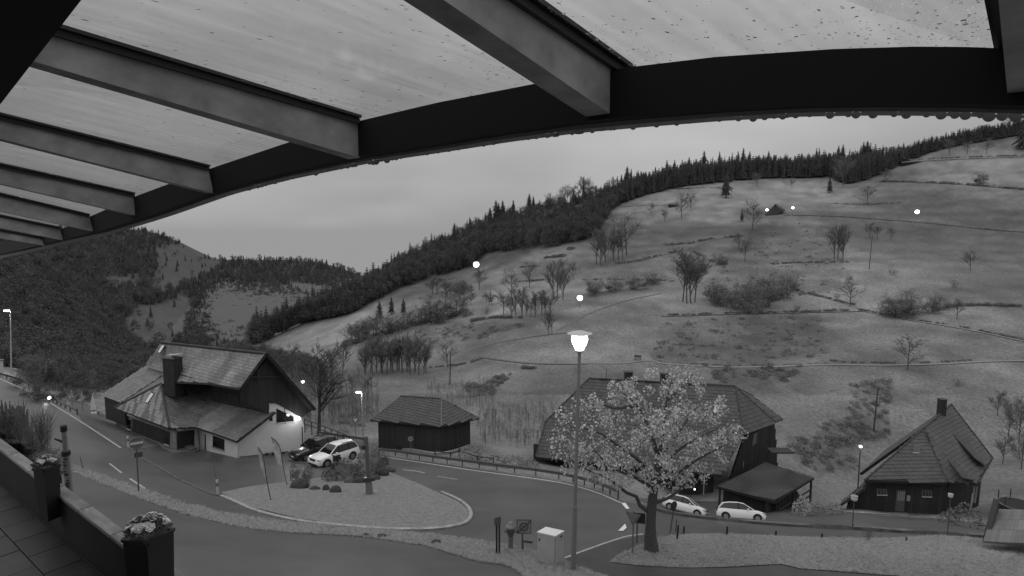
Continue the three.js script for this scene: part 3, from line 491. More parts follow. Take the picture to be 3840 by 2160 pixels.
// ---------------------------------------------------------------- woods that read as one mass
function wood(name, label, spots, geos, mat) {
  const by = geos.map(() => []); spots.forEach(s => by[Math.floor(rnd() * geos.length)].push(s));
  const g = new THREE.Group(); g.name = numbered(name); tag(g, label, 'wood', null, 'stuff'); scene.add(g);
  by.forEach((list, k) => { if (!list.length) return; const m = new THREE.InstancedMesh(geos[k], mat, list.length), M = new THREE.Matrix4(), Q = new THREE.Quaternion(), c = new THREE.Color(); list.forEach(([p, h, w], i) => { Q.setFromAxisAngle(V(0, 1, 0), rnd() * 6.283); m.setMatrixAt(i, M.compose(p, Q, V(h * w, h, h * w))); const t = rr(0.82, 1.18); m.setColorAt(i, c.setRGB(t, t, t)); }); m.name = 'trees'; m.userData.kind = 'stuff'; m.castShadow = m.receiveShadow = true; g.add(m); });
}
{
  const far1 = [], far2 = [], near1 = [], near2 = [];
  for (let i = 0; i < 14000; i++) { const x = rr(-500, 1500), t = Math.pow(rnd(), 0.75), y = lerpAt(hillFar.base, x) + (lerpAt(hillFar.ridge, x) - lerpAt(hillFar.base, x)) * t; if (clearing(x, y) && rnd() < 0.95) continue; const p = hillFar.at(x, t); (rnd() < (0.35 + 0.5 * vnoise(x / 120, y / 90, 12)) ? far1 : far2).push([p, rr(6, 12), rr(0.9, 1.4)]); }
  for (let i = 0; i < 4500; i++) { const x = rr(-500, 630), t = Math.pow(rnd(), 0.8), p = hillNear.at(x, t); (rnd() < 0.3 ? near1 : near2).push([p, rr(4, 9), rr(0.9, 1.5)]); }
  for (let i = 0; i < 700; i++) { const x = rr(110, 660), y = lerpAt([[-300, 1345], [0, 1372], [300, 1400], [640, 1368]], x) + rnd() * rnd() * 95; near2.push([G(x, y), rr(1.5, 5), rr(1, 1.6)]); }
  for (let i = 0; i < 420; i++) { const x = rr(640, 1200), y = lerpAt([[640, 1362], [900, 1320], [1000, 1330], [1200, 1400]], x) + rnd() * rnd() * 90; near2.push([G(x, y), rr(2, 5), rr(1, 1.5)]); }
  wood('forest', 'conifer woods on the hills across the valley', far1, TG.coniferLow, MT.conifer);
  wood('forest', 'leafless woods on the hills across the valley', far2, TG.leafyLow, MT.leafy);
  wood('forest', 'conifers of the dark spur behind the road', near1, TG.coniferLow, MT.conifer);
  wood('forest', 'leafless trees of the dark spur behind the road', near2, TG.leafyFine, MT.leafy);
  const EDGE = [[960, 1290], [1130, 1216], [1300, 1185], [1375, 1145], [1499, 1080], [1650, 1035], [1772, 1004], [1797, 955], [2020, 934], [2150, 915], [2230, 890], [2270, 830], [2300, 778], [2410, 735], [2563, 700], [2760, 680], [2868, 670], [3123, 668], [3160, 695], [3250, 676], [3378, 620], [3480, 575], [3600, 546], [3840, 505]];
  const wc = [], wl = [];
  for (let i = 0; i < 5200; i++) {
    const x = rr(950, 3900), y0 = lerpAt(EDGE, x), y1 = lerpAt(RIDGE, x), t = rnd(); if ((y0 - y1 < 4 && rnd() < 0.5) || (x > 3300 && rnd() < 0.35)) continue;
    const y = y0 + (y1 - y0) * t, con = x > 2350 ? 0.9 : x > 2220 ? 0.4 : 0.06 + 0.25 * vnoise(x / 60, y / 40, 22);
    const p = G(x, y); if (t > 0.5) { const k = 1 + 0.1 * rnd(); p.x *= k; p.z *= k; p.y -= rnd() * 3; }
    if (rnd() < con) wc.push([p, rr(9, 15) * (x > 3300 ? 0.75 : 1), rr(0.75, 1.1)]); else wl.push([p, rr(7, 11.5), rr(0.9, 1.4)]);
  }
  wood('forest', 'conifer wood along the ridge above the meadow slope', wc, TG.coniferLow, MT.conifer);
  wood('forest', 'leafless wood along the edge of the meadow slope', wl, TG.leafyFine, MT.leafy);
  // low scrub along field edges and old terraces
  const sc = [], line = (pts, n, h0, h1, jit = 6) => { const d = densify(pts, 20); for (let i = 0; i < n; i++) { const [x, y] = pick(d); if (vnoise(x / 22, y / 22, 88) > 0.3) sc.push([G(x + rr(-jit, jit), y + rr(-jit, jit) * 0.3), rr(h0, h1) * 0.6, rr(0.8, 1.8)]); } };
  line([[2480, 1182], [2600, 1180], [2740, 1175], [2900, 1172], [3060, 1168], [3200, 1163], [3240, 1163]], 260, 0.4, 1.2, 8);
  line([[2440, 1345], [2470, 1355], [2560, 1362], [2740, 1370], [2900, 1368], [3100, 1362]], 150, 0.2, 0.6);
  line([[3120, 1352], [3180, 1358], [3330, 1361], [3460, 1360], [3640, 1352]], 140, 0.3, 0.8);
  line([[1300, 1295], [1430, 1255], [1560, 1215], [1700, 1185], [1740, 1165]], 320, 1, 3, 14);
  line([[1770, 1205], [1850, 1192], [1950, 1193]], 130, 0.7, 1.8, 8);
  line([[2300, 988], [2390, 978], [2480, 955], [2560, 940]], 90, 0.6, 1.6); line([[2490, 920], [2600, 910], [2680, 893], [2780, 885]], 130, 0.7, 1.8);
  line([[2600, 945], [2650, 970], [2700, 992], [2720, 990]], 110, 0.7, 2); line([[3230, 1163], [3400, 1195], [3600, 1225], [3840, 1275]], 200, 0.3, 0.9); line([[2980, 1085], [3070, 1110], [3220, 1148]], 110, 0.5, 1.1);
  line([[1560, 1080], [1640, 1060], [1700, 1043]], 90, 0.7, 1.6); line([[1950, 1002], [2020, 998]], 40, 0.6, 1.4); line([[2050, 966], [2110, 960]], 120, 0.8, 2, 10); line([[2135, 935], [2180, 930]], 110, 0.8, 2, 9);
  line([[1620, 1378], [1740, 1365], [1800, 1348]], 60, 0.4, 1); line([[1960, 1380], [2000, 1382]], 90, 0.4, 1.2, 8);
  line([[2950, 808], [3150, 815], [3300, 824], [3500, 840], [3800, 868]], 160, 0.4, 1); line([[3300, 680], [3450, 682], [3600, 690], [3840, 710]], 150, 0.8, 2.2); line([[3450, 598], [3600, 590], [3840, 583]], 120, 0.7, 1.6); line([[2480, 712], [2640, 705], [2700, 705]], 80, 0.6, 1.5); line([[3120, 762], [3250, 765], [3380, 758]], 60, 0.4, 1);
  line([[1890, 1060], [1980, 1055], [2060, 1048]], 70, 0.6, 1.5); line([[2190, 1048], [2440, 1050], [2520, 1055]], 80, 0.5, 1.2); line([[3500, 1155], [3660, 1145], [3840, 1150]], 120, 0.6, 1.8);
  line([[2900, 990], [3000, 985], [3180, 982]], 90, 0.6, 1.4);
  for (const q of SCRUB) { const b = q.reduce((a, p) => [Math.min(a[0], p.x), Math.max(a[1], p.x), Math.min(a[2], p.y), Math.max(a[3], p.y)], [1e9, 0, 1e9, 0]); for (let i = 0; i < 500; i++) { const x = rr(b[0], b[1]), y = rr(b[2], b[3]); if (inPoly(x, y, q) && fbm(x / 30, y / 20, 3, 65) > 0.5) sc.push([G(x, y), rr(0.25, 0.8), rr(1, 2)]); } }
  wood('scrub', 'low dark scrub along the field edges of the meadow slope', sc, TG.shrubLow, MT.scrub);
  const sap = []; for (let i = 0; i < 230; i++) { const x = rr(1790, 2080), y = 1530 + rnd() * 150; sap.push([G(x, y), rr(0.9, 3), rr(0.9, 1.7)]); } for (let i = 0; i < 150; i++) sap.push([G(rr(1600, 1850), rr(1450, 1545)), rr(1, 3.5), rr(0.7, 1.2)]); for (let i = 0; i < 260; i++) sap.push([G(rr(1080, 1420), rr(1430, 1610)), rr(2, 5.5), rr(0.7, 1.3)]);
  wood('saplings', 'thicket of thin saplings below the meadow slope', sap, TG.sapling, MT.twig);
}
// ---------------------------------------------------------------- trees one can tell apart
function tree(kind, px, py, hpx, label, group, wide = 1, mats = {}) {
  const D = tps(px, py), h = hpx / F * D, p = G(px, py), names_ = { conifer: 'conifer_tree', bare: 'bare_tree', bareTall: 'bare_tree', shrub: 'shrub', twiggy: 'shrub', shrubFine: 'shrub' };
  const t = thing(names_[kind], label, kind === 'shrub' || kind === 'twiggy' || kind === 'shrubFine' ? 'shrub' : 'tree', p, rnd() * 6.283, group); t.scale.set(h * wide, h, h * wide);
  if (kind === 'conifer') { mesh('trunk', TG.coniferTrunk ??= cyl(V(0, -0.03, 0), V(0, 0.6, 0), 0.018, 0.008, 6), MT.wood, t); mesh('crown', pick(TG.conifer), mats.crown ?? MT.conifer, t); }
  else if (kind === 'shrub' || kind === 'twiggy' || kind === 'shrubFine') mesh('foliage', pick(TG[kind]), mats.crown ?? MT.shrub, t);
  else { const [a, b] = pick(TG[kind]); mesh('trunk', a, mats.wood ?? MT.wood, t); mesh('crown', b, mats.crown ?? MT.twig, t); }
  return t;
}
const SL = 'meadow trees on the far slope';
const bares = [[1797, 1088, 85], [1916, 1118, 105], [1986, 1078, 95], [2150, 1048, 65], [1712, 1143, 28], [1618, 1212, 110], [2350, 955, 150], [2556, 818, 85], [2591, 786, 62], [2493, 831, 45], [2442, 799, 40], [2821, 863, 108], [3161, 700, 105], [3320, 685, 52], [3254, 767, 72], [3626, 583, 52], [3560, 583, 60], [3700, 578, 60], [2840, 697, 48], [2970, 705, 40], [3263, 894, 60], [3290, 897, 50], [3339, 900, 48], [3639, 1015, 78], [3588, 1197, 75], [3403, 1388, 135], [1678, 1376, 95], [2770, 940, 70]];
for (const [x, y, h] of bares) tree('bare', x, y, h, 'single leafless tree standing on the meadow slope', SL, 1.15);
tree('bare', 3187, 1146, 115, 'leafless fan-shaped tree beside the scrubby terrace edge', SL, 1.1);
for (const [x, y, h] of [[2235, 990, 130], [2252, 994, 140], [2270, 985, 110], [2300, 978, 125], [2320, 974, 115], [2335, 975, 100], [2090, 1123, 150], [2075, 1125, 135], [2110, 1126, 120], [2575, 1138, 205], [2590, 1136, 190], [2560, 1132, 180], [2605, 1134, 170], [3142, 977, 135], [3128, 975, 120], [3160, 976, 125], [2792, 984, 95], [2055, 1257, 95], [2070, 1252, 80]]) tree('bareTall', x, y, h, 'tall slender leafless tree in a small clump on the meadow slope', 'clumps of tall trees on the far slope', 1.15);
for (let i = 0; i < 20; i++) tree('bareTall', 1362 + i * 12.5 + rr(-6, 6), 1398 + rr(-14, 12), rr(100, 150), 'leafless tree in the dense clump behind the street lamp by the shed', 'dense clump on the lower slope', 1.3);
for (let i = 0; i < 10; i++) tree('bareTall', 1895 + i * 19 + rr(-6, 6), 1192 + rr(-8, 6), rr(70, 115), 'leafless tree in the row along the old terrace edge', 'tree row on the terrace edge', 1.3);
for (const [x, y, h, w] of [[2722, 742, 98, 1.7], [2782, 831, 52, 1.2], [3110, 723, 58, 1.2], [1424, 1197, 72, 1.2], [1469, 1178, 66, 1.2], [1514, 1178, 60, 1.2], [1404, 1092, 62, 1], [1443, 1070, 55, 1]]) tree('conifer', x, y, h, 'single dark conifer on the meadow slope', 'conifers on the meadow slope', w);
// skyline conifers, each against the sky
{ const sk = []; for (let x = 2330; x < 3480; x += rr(9, 30)) { if (x > 2880 && x < 2925) continue; sk.push([x, rr(40, 92) * (x > 3250 ? 0.62 : 1)]); } for (const [x, h] of [[1705, 70], [1860, 88], [1885, 80], [1838, 70], [1870, 75], [1925, 70], [1985, 75], [2000, 62], [2900, 62], [2896, 40]]) sk.push([x, h]);
  for (const [x, h] of sk) tree('conifer', x, lerpAt(RIDGE, x) + 3, h, 'dark spruce standing out against the sky on the ridge', 'skyline spruces', rr(0.9, 1.7)); }
for (const [x, h, w] of [[2110, 66, 1], [2130, 70, 1], [2150, 62, 1], [2185, 84, 1.2], [2205, 75, 1.1], [2300, 60, 1], [2060, 56, 1], [1560, 50, 1], [1640, 52, 1]]) tree('bare', x, lerpAt(RIDGE, x) + 2, h, 'round leafless tree against the sky on the ridge', 'skyline leafless trees', w);
tree('bare', 3775, 506, 66, 'large round leafless tree on the hilltop skyline', null, 1.2, { crown: grey(0.12) });
tree('conifer', 3836, 560, 130, 'dark conifer on the hilltop at the edge of the meadow', null, 1.4);
// soft hedge of small trees along the lower field edge
for (let i = 0; i < 26; i++) { const k = i / 25, x = 1310 + k * 420 + rr(-8, 8), y = lerpAt([[1300, 1300], [1430, 1262], [1560, 1222], [1700, 1190], [1740, 1170]], x) + rr(-6, 8); tree('bare', x, y, rr(40, 85), 'leafless small tree in the hedge row below the wood', 'hedge row below the wood', 1.5); }
for (let i = 0; i < 16; i++) tree('bare', rr(1550, 1850), rr(1090, 1150), rr(35, 70), 'leafless small tree scattered on the upper edge of the slope', 'small trees on the upper slope edge', 1.5);
// bushes on the slope
const BU = 'bushes on the meadow slope';
for (const [x, y, h, w] of [[1722, 1100, 60, 1.6], [1752, 1182, 48, 1.6], [1822, 1178, 34, 1.5], [1640, 1212, 60, 1.5], [2230, 1100, 75, 1.8], [2300, 1095, 80, 1.8], [2380, 1085, 70, 1.8], [2450, 1065, 60, 1.6], [2670, 1130, 100, 1.2], [2710, 1150, 110, 1.3], [2760, 1160, 130, 1.2], [2820, 1165, 140, 1.2], [2870, 1150, 150, 1.1], [2920, 1120, 120, 1.3], [2960, 1090, 90, 1.3], [2800, 1120, 90, 1.4], [3345, 1030, 28, 1.8], [3330, 1190, 100, 1.3], [3380, 1190, 130, 1.2], [3430, 1180, 110, 1.4], [3490, 1170, 90, 1.4], [3530, 1160, 70, 1.3], [3594, 1448, 40, 1.6], [2755, 1415, 45, 1.3], [2990, 1165, 32, 1.8], [3140, 1122, 26, 1.6], [2630, 1020, 70, 1.3], [2700, 990, 60, 1.3], [3580, 1080, 40, 1.2], [3680, 690, 58, 1.2], [1340, 1260, 60, 1.2], [1380, 1230, 50, 1.2]]) { tree('twiggy', x, y, h, 'leafless bush on the meadow slope', BU, w, { crown: MT.shrubDark }); if (h > 45) tree('shrubFine', x + rr(-14, 14), y + rr(-4, 4), h * rr(0.45, 0.7), 'soft rounded bush on the meadow slope', 'rounded bushes on the meadow slope', w * 1.3, { crown: MT.bush }); }
const TEXT = [];
// ---------------------------------------------------------------- buildings
// a roof face: plate plus courses of single tiles lying on it
function faceted(pts) {                                                       // outline that may be slightly twisted: frame, triangles and height above the frame
  const f = planeFrame(pts), q = pts.map(p => f.to2(p)), h = pts.map(p => p.clone().sub(f.c).dot(f.n)), tris = THREE.ShapeUtils.triangulateShape(q.slice(), []);
  const height = (x, y) => { let best = 0, err = -1e9; for (const [i, j, k] of tris) { const A = q[i], B = q[j], C = q[k], den = (B.y - C.y) * (A.x - C.x) + (C.x - B.x) * (A.y - C.y), l0 = ((B.y - C.y) * (x - C.x) + (C.x - B.x) * (y - C.y)) / den, l1 = ((C.y - A.y) * (x - C.x) + (A.x - C.x) * (y - C.y)) / den, l2 = 1 - l0 - l1, m = Math.min(l0, l1, l2); if (m > err) { err = m; best = l0 * h[i] + l1 * h[j] + l2 * h[k]; } } return best; };
  return { f, q, tris, height };
}
function roofTiles(pts, course, width, shadeFn, lift = 0.0) {
  const { f, q, height } = faceted(pts), xs = q.map(p => p.x), ys = q.map(p => p.y), t = [], cols = [];
  const x0 = Math.min(...xs), x1 = Math.max(...xs), y0 = Math.min(...ys), y1 = Math.max(...ys), T3 = (x, y, h) => f.to3(x, y, h + height(x, y));
  for (let y = y0, r = 0; y < y1; y += course, r++) for (let x = x0 - (r % 2) * width / 2; x < x1; x += width) {
    const cx = x + width / 2, cy = y + course / 2; if (!inPoly(cx, cy, q)) continue;
    const k = shadeFn(cx - x0, cy - y0) * rr(0.84, 1.16), lo = lift + 0.05 + rr(-0.008, 0.01), hi = lift + 0.012, g = width * 0.47, ye = y + course * 1.06;
    const a = T3(cx - g, y, lo), b = T3(cx + g, y, lo + rr(-0.004, 0.004)), c = T3(cx + g, ye, hi), d = T3(cx - g, ye, hi), e = T3(cx - g, y, lift - 0.01), h = T3(cx + g, y, lift - 0.01);
    t.push(a, b, c, a, c, d, e, h, b, e, b, a); for (let i = 0; i < 12; i++) cols.push(k);
  }
  return t.length ? tri(t, cols) : null;
}
function plate(pts, thick) {                                                  // the outline itself, thickened downwards, corners kept
  const { f, tris } = faceted(pts), lo = pts.map(p => p.clone().addScaledVector(f.n, -thick)), t = [];
  for (const [i, j, k] of tris) { t.push(pts[i], pts[j], pts[k], lo[i], lo[k], lo[j]); }
  pts.forEach((p, i) => { const j = (i + 1) % pts.length; t.push(p, pts[j], lo[j], p, lo[j], lo[i]); });
  return tri(t);
}
function roof(parent, pts, o = {}) {
  const r = mesh(o.name ?? 'roof', plate(pts, o.thick ?? 0.18), o.under ?? matDarkWood, parent); if (o.label) r.userData.label = o.label;
  const g = roofTiles(pts, o.course ?? 0.3, o.width ?? 0.26, o.shade ?? (() => 1)); if (g) { const m = mesh('roof_tiles', g, o.mat ?? matTile, r); m.userData.kind = 'stuff'; }
  return r;
}
const matDarkWood = grey(0.035, { map: withRepeat(texWood, 0.6), roughness: 0.9 }), matTile = grey(0.19, { vertexColors: true, roughness: 0.75 }), matTileDark = grey(0.08, { vertexColors: true, roughness: 0.8 }), matWhite = grey(0.68, { map: withRepeat(texSoft, 0.2), roughness: 0.9 }), matGlass = grey(0.015, { roughness: 0.08 }), matFrame = grey(0.05, { roughness: 0.6 }), matPale = grey(0.5, { roughness: 0.6 }), matStone = grey(0.18, { map: withRepeat(texRough, 0.6) }), matBrick = grey(0.045, { map: withRepeat(texRough, 1.2), roughness: 0.95 });
const ridgeCap = (parent, a, b, r = 0.11, m = matTile) => mesh('ridge_cap', cyl(a.clone().add(V(0, 0.04, 0)), b.clone().add(V(0, 0.04, 0)), r, r, 7), m, parent);
const matCap = grey(0.06, { roughness: 0.8 });
// a board wall: single vertical boards on a backing, in the vertical plane of the given outline
function boards(parent, pts, w, mats, proud = 0.03, name = 'board') {
  const f = planeFrame(pts), q = pts.map(p => f.to2(p)), xs = q.map(p => p.x), x0 = Math.min(...xs), x1 = Math.max(...xs);
  mesh('wall', slab(pts, 0.2), matDarkWood, parent);
  for (let x = x0; x < x1 - w * 0.3; x += w) {
    const c = x + w / 2; const cut = []; for (let i = 0; i < q.length; i++) { const a = q[i], b = q[(i + 1) % q.length]; if ((a.x > c) !== (b.x > c)) cut.push(a.y + (b.y - a.y) * (c - a.x) / (b.x - a.x)); }
    if (cut.length < 2) continue; const y0 = Math.min(...cut), y1 = Math.max(...cut); if (y1 - y0 < 0.1) continue;
    mesh(name, slab([f.to3(c - w * 0.47, y0), f.to3(c + w * 0.47, y0), f.to3(c + w * 0.47, y1), f.to3(c - w * 0.47, y1)], 0.03, proud * rr(0.8, 1.2)), pick(mats), parent);
  }
}
const boardMats = [0.04, 0.048, 0.056, 0.044].map(l => grey(l, { map: withRepeat(texWood, 0.5), roughness: 0.9 }));
function windowOn(parent, corners, o = {}) {                                  // corners lie in the wall plane; pane, frame bars, optional sill
  const f = planeFrame(corners), q = corners.map(p => f.to2(p)), win = mesh('window', slab(corners, 0.06, o.proud ?? 0.02), o.frame ?? matFrame, parent);
  const c = q.reduce((a, p) => a.add(p), new THREE.Vector2()).multiplyScalar(1 / q.length), sh = q.map(p => { const d = p.clone().sub(c), k = Math.max(0.6, 1 - 0.09 / Math.max(0.12, d.length())); return d.multiplyScalar(k).add(c); });
  mesh('pane', slab(sh.map(p => f.to3(p.x, p.y)), 0.01, (o.proud ?? 0.02) + 0.006), o.glass ?? matGlass, win);
  if (o.bars) { const xs = sh.map(p => p.x), ys = sh.map(p => p.y), x0 = Math.min(...xs), x1 = Math.max(...xs), y0 = Math.min(...ys), y1 = Math.max(...ys); for (let i = 1; i < o.bars; i++) { const x = x0 + (x1 - x0) * i / o.bars; mesh('mullion', bar(f.to3(x, y0, (o.proud ?? 0.02) + 0.02), f.to3(x, y1, (o.proud ?? 0.02) + 0.02), 0.05), o.frame ?? matFrame, win); } }
  if (o.sill) { const a = f.to3(q[0].x, q[0].y, 0.08), b = f.to3(q[1].x, q[1].y, 0.08); mesh('sill', bar(a, b, 0.16, 0.07), o.sill, win); }
  return win;
}
function skylight(parent, pts, mat) { const f = planeFrame(pts), w = mesh('skylight', slab(pts, 0.1, 0.12), matFrame, parent), c = pts.reduce((a, p) => a.clone().add(p), V(0, 0, 0)).multiplyScalar(1 / pts.length); mesh('pane', slab(pts.map(p => p.clone().lerp(c, 0.14)), 0.02, 0.135), mat, w); return w; }
const matSkyGlass = grey(0.75, { roughness: 0.12, metalness: 0.9 });
const down = (p, y) => V(p.x, y, p.z);

// ---- restaurant: white walls, tiled roofs
{
  const R = thing('restaurant', 'white walled restaurant with mossy tiled roofs, dark gable and wall lamp', 'restaurant');
  const e1 = azv(37), e2 = azv(-53), A = G(885, 1716), n1 = vplaneN(e1), n2 = vplaneN(e2);
  const on1 = (x, y, t = 0) => onPlane(x, y, A.clone().addScaledVector(e2, t), n1);      // planes along e1, t metres behind the white gable
  const on2 = (x, y, s = 0) => onPlane(x, y, A.clone().addScaledVector(e1, s), n2);      // planes along e2
  const B = on1(1135, 1691), yLow = Math.min(A.y, B.y) - 1.2;
  // planes of the roofs
  const onY = (x, y, h) => onPlane(x, y, V(0, h, 0), V(0, 1, 0));
  const apex = on1(999, 1326, -1.0), EL = on1(903, 1458, -1.0), ER = on1(1181, 1536, -1.0), rb = onY(604, 1284, apex.y - 0.9), ELb = onY(785, 1437, EL.y - 0.3), yy = h => A.y + h;
  const fS = planeFrame([apex, EL, rb]), onS = (x, y, d = 0) => onPlane(x, y, fS.c.clone().add(V(0, d, 0)), fS.n);
  const patch = (s) => (x, y) => (0.7 + 0.8 * fbm(x / 1.1 + s, y / 1.3, 4, 7)) * (vnoise(x / 2.4 + s, 0.5, 17) > 0.5 ? 1.2 : 0.88);
  const sA = onY(545, 1370, yy(6.9)), sB = onY(625, 1395, yy(6.9)), sC = onY(652, 1432, yy(6.3));
  roof(R, [apex, rb, sA, sB, sC, ELb, EL], { shade: patch(3), course: 0.36, width: 0.32, label: 'large mossy main roof slope' });
  const nA = onY(378, 1482, yy(3)), nB = onY(456, 1508, yy(3));
  const farR = rb.clone().add(ER.clone().sub(apex));
  roof(R, [apex, ER, farR, rb], { shade: () => 0.9, course: 0.4, width: 0.35 });
  for (const [p, q] of [[EL, ELb], [ELb, sC]]) mesh('eaves_board', bar(p.clone().add(V(0, -0.05, 0)), q.clone().add(V(0, -0.05, 0)), 0.3, 0.2), grey(0.03), R);
  ridgeCap(R, apex, rb, 0.13, matCap);
  mesh('verge_board', bar(apex.clone().addScaledVector(e2, -0.05), EL.clone().addScaledVector(e2, -0.05), 0.08, 0.3), grey(0.02), R); mesh('verge_board', bar(apex.clone().addScaledVector(e2, -0.05), ER.clone().addScaledVector(e2, -0.05), 0.08, 0.32), grey(0.02), R);
  roof(R, [nA, onY(545, 1372, yy(6.65)), onY(626, 1397, yy(6.65)), nB], { shade: () => 1.2, course: 0.3, width: 0.3, label: 'lower plain tiled roof of the rear wing' });
  // the hipped wing beside the entrance, then the lean-to roof
  const Lg = G(643, 1688), E0 = on2(889, 1655, -0.45), E1 = onY(737, 1602, E0.y), onL = (x, y) => onPlane(x, y, Lg, n2), Lc = onL(635, 1606), La = onY(430, 1529, Lc.y), K = onPlane(603, 1440, Lg.clone().addScaledVector(e1, 2.0), n2);
  const V1 = on1(1033, 1545, -0.45), fF = planeFrame([E0, E1, V1]), V2 = onPlane(822, 1510, fF.c, fF.n), X = onPlane(788, 1442, fF.c, fF.n);
  roof(R, [La, Lc, K], { shade: (x, y) => (vnoise(x * 2.2 + y * 1.2, y * 0.4, 9) > 0.5 ? 1.5 : 0.75), course: 0.34, width: 0.3, label: 'hip end of the entrance wing' });
  roof(R, [Lc, E1, X, K], { shade: patch(11), course: 0.34, width: 0.3 });
  roof(R, [La, K, sC, onY(622, 1399, yy(6.5)), onY(457, 1511, yy(2.9))], { shade: () => 0.9, course: 0.34, width: 0.3 });
  for (const [p, q] of [[Lc, K], [La, K]]) mesh('hip_cap', cyl(p.clone().add(V(0, 0.05, 0)), q.clone().add(V(0, 0.05, 0)), 0.13, 0.13, 7), matCap, R); ridgeCap(R, K, X, 0.1, grey(0.1));
  roof(R, [E0, V1, V2, X, E1], { shade: patch(21), course: 0.34, width: 0.3, label: 'front roof slope above the white gable wall' });
  mesh('verge_board', bar(E0.clone().add(V(0, -0.06, 0)), V1.clone().add(V(0, -0.06, 0)), 0.1, 0.24), grey(0.02), R);
  for (const [p, q] of [[E0, E1], [Lc, La], [Lc, E1]]) mesh('gutter', bar(p.clone().add(V(0, -0.1, 0)), q.clone().add(V(0, -0.1, 0)), 0.13, 0.12), grey(0.025), R);
  mesh('wall', plate([K, X, ELb, sC], 0.1), matDarkWood, R);
  // white gable wall
  const wl = [on1(886, 1716).setY(yLow), B.clone().setY(yLow), on1(1141, 1600), on1(1128, 1560), on1(1036, 1512), on1(1008, 1512), on1(1010, 1562), on1(893, 1652)];
  mesh('wall', slab(wl, 0.3), matWhite, R);
  mesh('plinth', slab([on1(886, 1716).setY(yLow), B.clone().setY(yLow), B.clone().addScaledVector(V(0, 1, 0), 0.12), A.clone().addScaledVector(V(0, 1, 0), 0.08)], 0.1, 0.04), matStone, R);
  // dark timber gable under the big roof
  const gp = (x, y) => on1(x, y, -0.12);
  const gable = [gp(999, 1350), gp(1168, 1540), gp(1130, 1566), gp(1036, 1512), gp(1006, 1512), gp(1006, 1552), gp(905, 1500), gp(905, 1462)];
  boards(R, gable, 0.22, boardMats, 0.03);
  mesh('gable_beam', [bar(gp(938, 1413).addScaledVector(e2, -0.2), gp(1065, 1412).addScaledVector(e2, -0.2), 0.12), bar(gp(962, 1385).addScaledVector(e2, -0.2), gp(962, 1430).addScaledVector(e2, -0.2), 0.1)], grey(0.05), R);
  // band of upper windows above the front roof
  const c0 = V2.clone().addScaledVector(V2.clone().sub(V1).normalize(), 1.2), c1 = onPlane(1006, 1551, fF.c, fF.n), up = (p, h) => p.clone().add(V(0, h, 0)), band = [c0, c1, up(c1, 4), up(c0, 4.4)];
  boards(R, band, 0.3, boardMats, 0.03);
  for (let i = 0; i < 4; i++) { const a = c0.clone().lerp(c1, 0.12 + i * 0.215), b = c0.clone().lerp(c1, 0.29 + i * 0.215); windowOn(R, [up(a, 0.35), up(b, 0.35), up(b, 1.35), up(a, 1.35)], { proud: 0.08, glass: grey(0.03, { roughness: 0.1 }) }); }
  // openings in the gable wall
  windowOn(R, [on1(1036, 1586), on1(1101, 1580), on1(1101, 1562), on1(1036, 1531)], { proud: 0.03, sill: matPale, bars: 2 });
  windowOn(R, [on1(1010, 1579), on1(1022, 1579), on1(1022, 1562), on1(1010, 1562)], { proud: 0.03 });
  // entrance side
  const wy = Math.min(Lg.y, A.y) - 1, on2b = (x, y) => on2(x, y, 0);
  const E1w = on2b(740, 1606), s1 = [A.clone().setY(wy), on2b(893, 1658), E1w, E1w.clone().setY(wy)];
  mesh('wall', slab(s1, 0.25), matWhite, R);
  windowOn(R, [on2b(798, 1675), on2b(842, 1689), on2b(842, 1648), on2b(798, 1633)], { proud: 0.03, sill: grey(0.25) });
  windowOn(R, [on2b(768, 1690), on2b(772, 1691), on2b(772, 1630), on2b(768, 1628)], { proud: 0.03 });
  const onLw = (x, y) => onPlane(x, y, Lg.clone().addScaledVector(e1, 0.5), n2), l0 = onLw(660, 1616), l1 = onLw(432, 1546);
  mesh('wall', slab([down(l0, wy), l0, l1, down(l1, wy)], 0.25), grey(0.3, { map: withRepeat(texRough, 0.15) }), R);
  boards(R, [onLw(618, 1665), onLw(618, 1612), onLw(497, 1570), onLw(497, 1618)], 0.2, boardMats, 0.05, 'shutter_board');
  windowOn(R, [onLw(478, 1607), onLw(494, 1613), onLw(494, 1573), onLw(478, 1567)], { proud: 0.06, sill: matPale, frame: grey(0.3) });
  windowOn(R, [onLw(620, 1664), onLw(637, 1671), onLw(637, 1620), onLw(620, 1614)], { proud: 0.06, sill: matPale });
  const onM = (x, y) => onPlane(x, y, l0, n1), m1 = onM(742, 1604); mesh('wall', slab([down(l0, wy), l0, m1, down(m1, wy)], 0.2), grey(0.5), R);
  mesh('entrance_door', slab([onM(664, 1684), onM(728, 1672), onM(728, 1612), onM(664, 1618)], 0.08, 0.06), grey(0.02), R);
  mesh('step', [box(2.6, 0.2, 1.1, 0, 0, 0), box(2.0, 0.2, 0.7, 0, 0.2, 0.2)].map(g => g.rotateY(-37 * Math.PI / 180 + Math.PI).translate(G(705, 1690).x, G(705, 1690).y + 0.12, G(705, 1690).z)), grey(0.1), R);
  // rear wing wall
  const rw0 = onY(456, 1510, yy(2.9)), rw1 = onY(381, 1486, yy(2.9)); mesh('wall', slab([down(rw0, rw0.y - 3), rw0, rw1, down(rw1, rw1.y - 3)], 0.2, -0.3), grey(0.06, { map: withRepeat(texWood, 0.4) }), R);
  // chimney with a cowl
  const ch = onY(652, 1440, yy(6)), cw = 52 / F * Math.hypot(ch.z, 0); const cg = thing; 
  const chim = mesh('chimney', box(cw, 4.4, cw * 0.8, 0, 0, 0, -0.3).translate(ch.x, ch.y + 0.9, ch.z), matBrick, R);
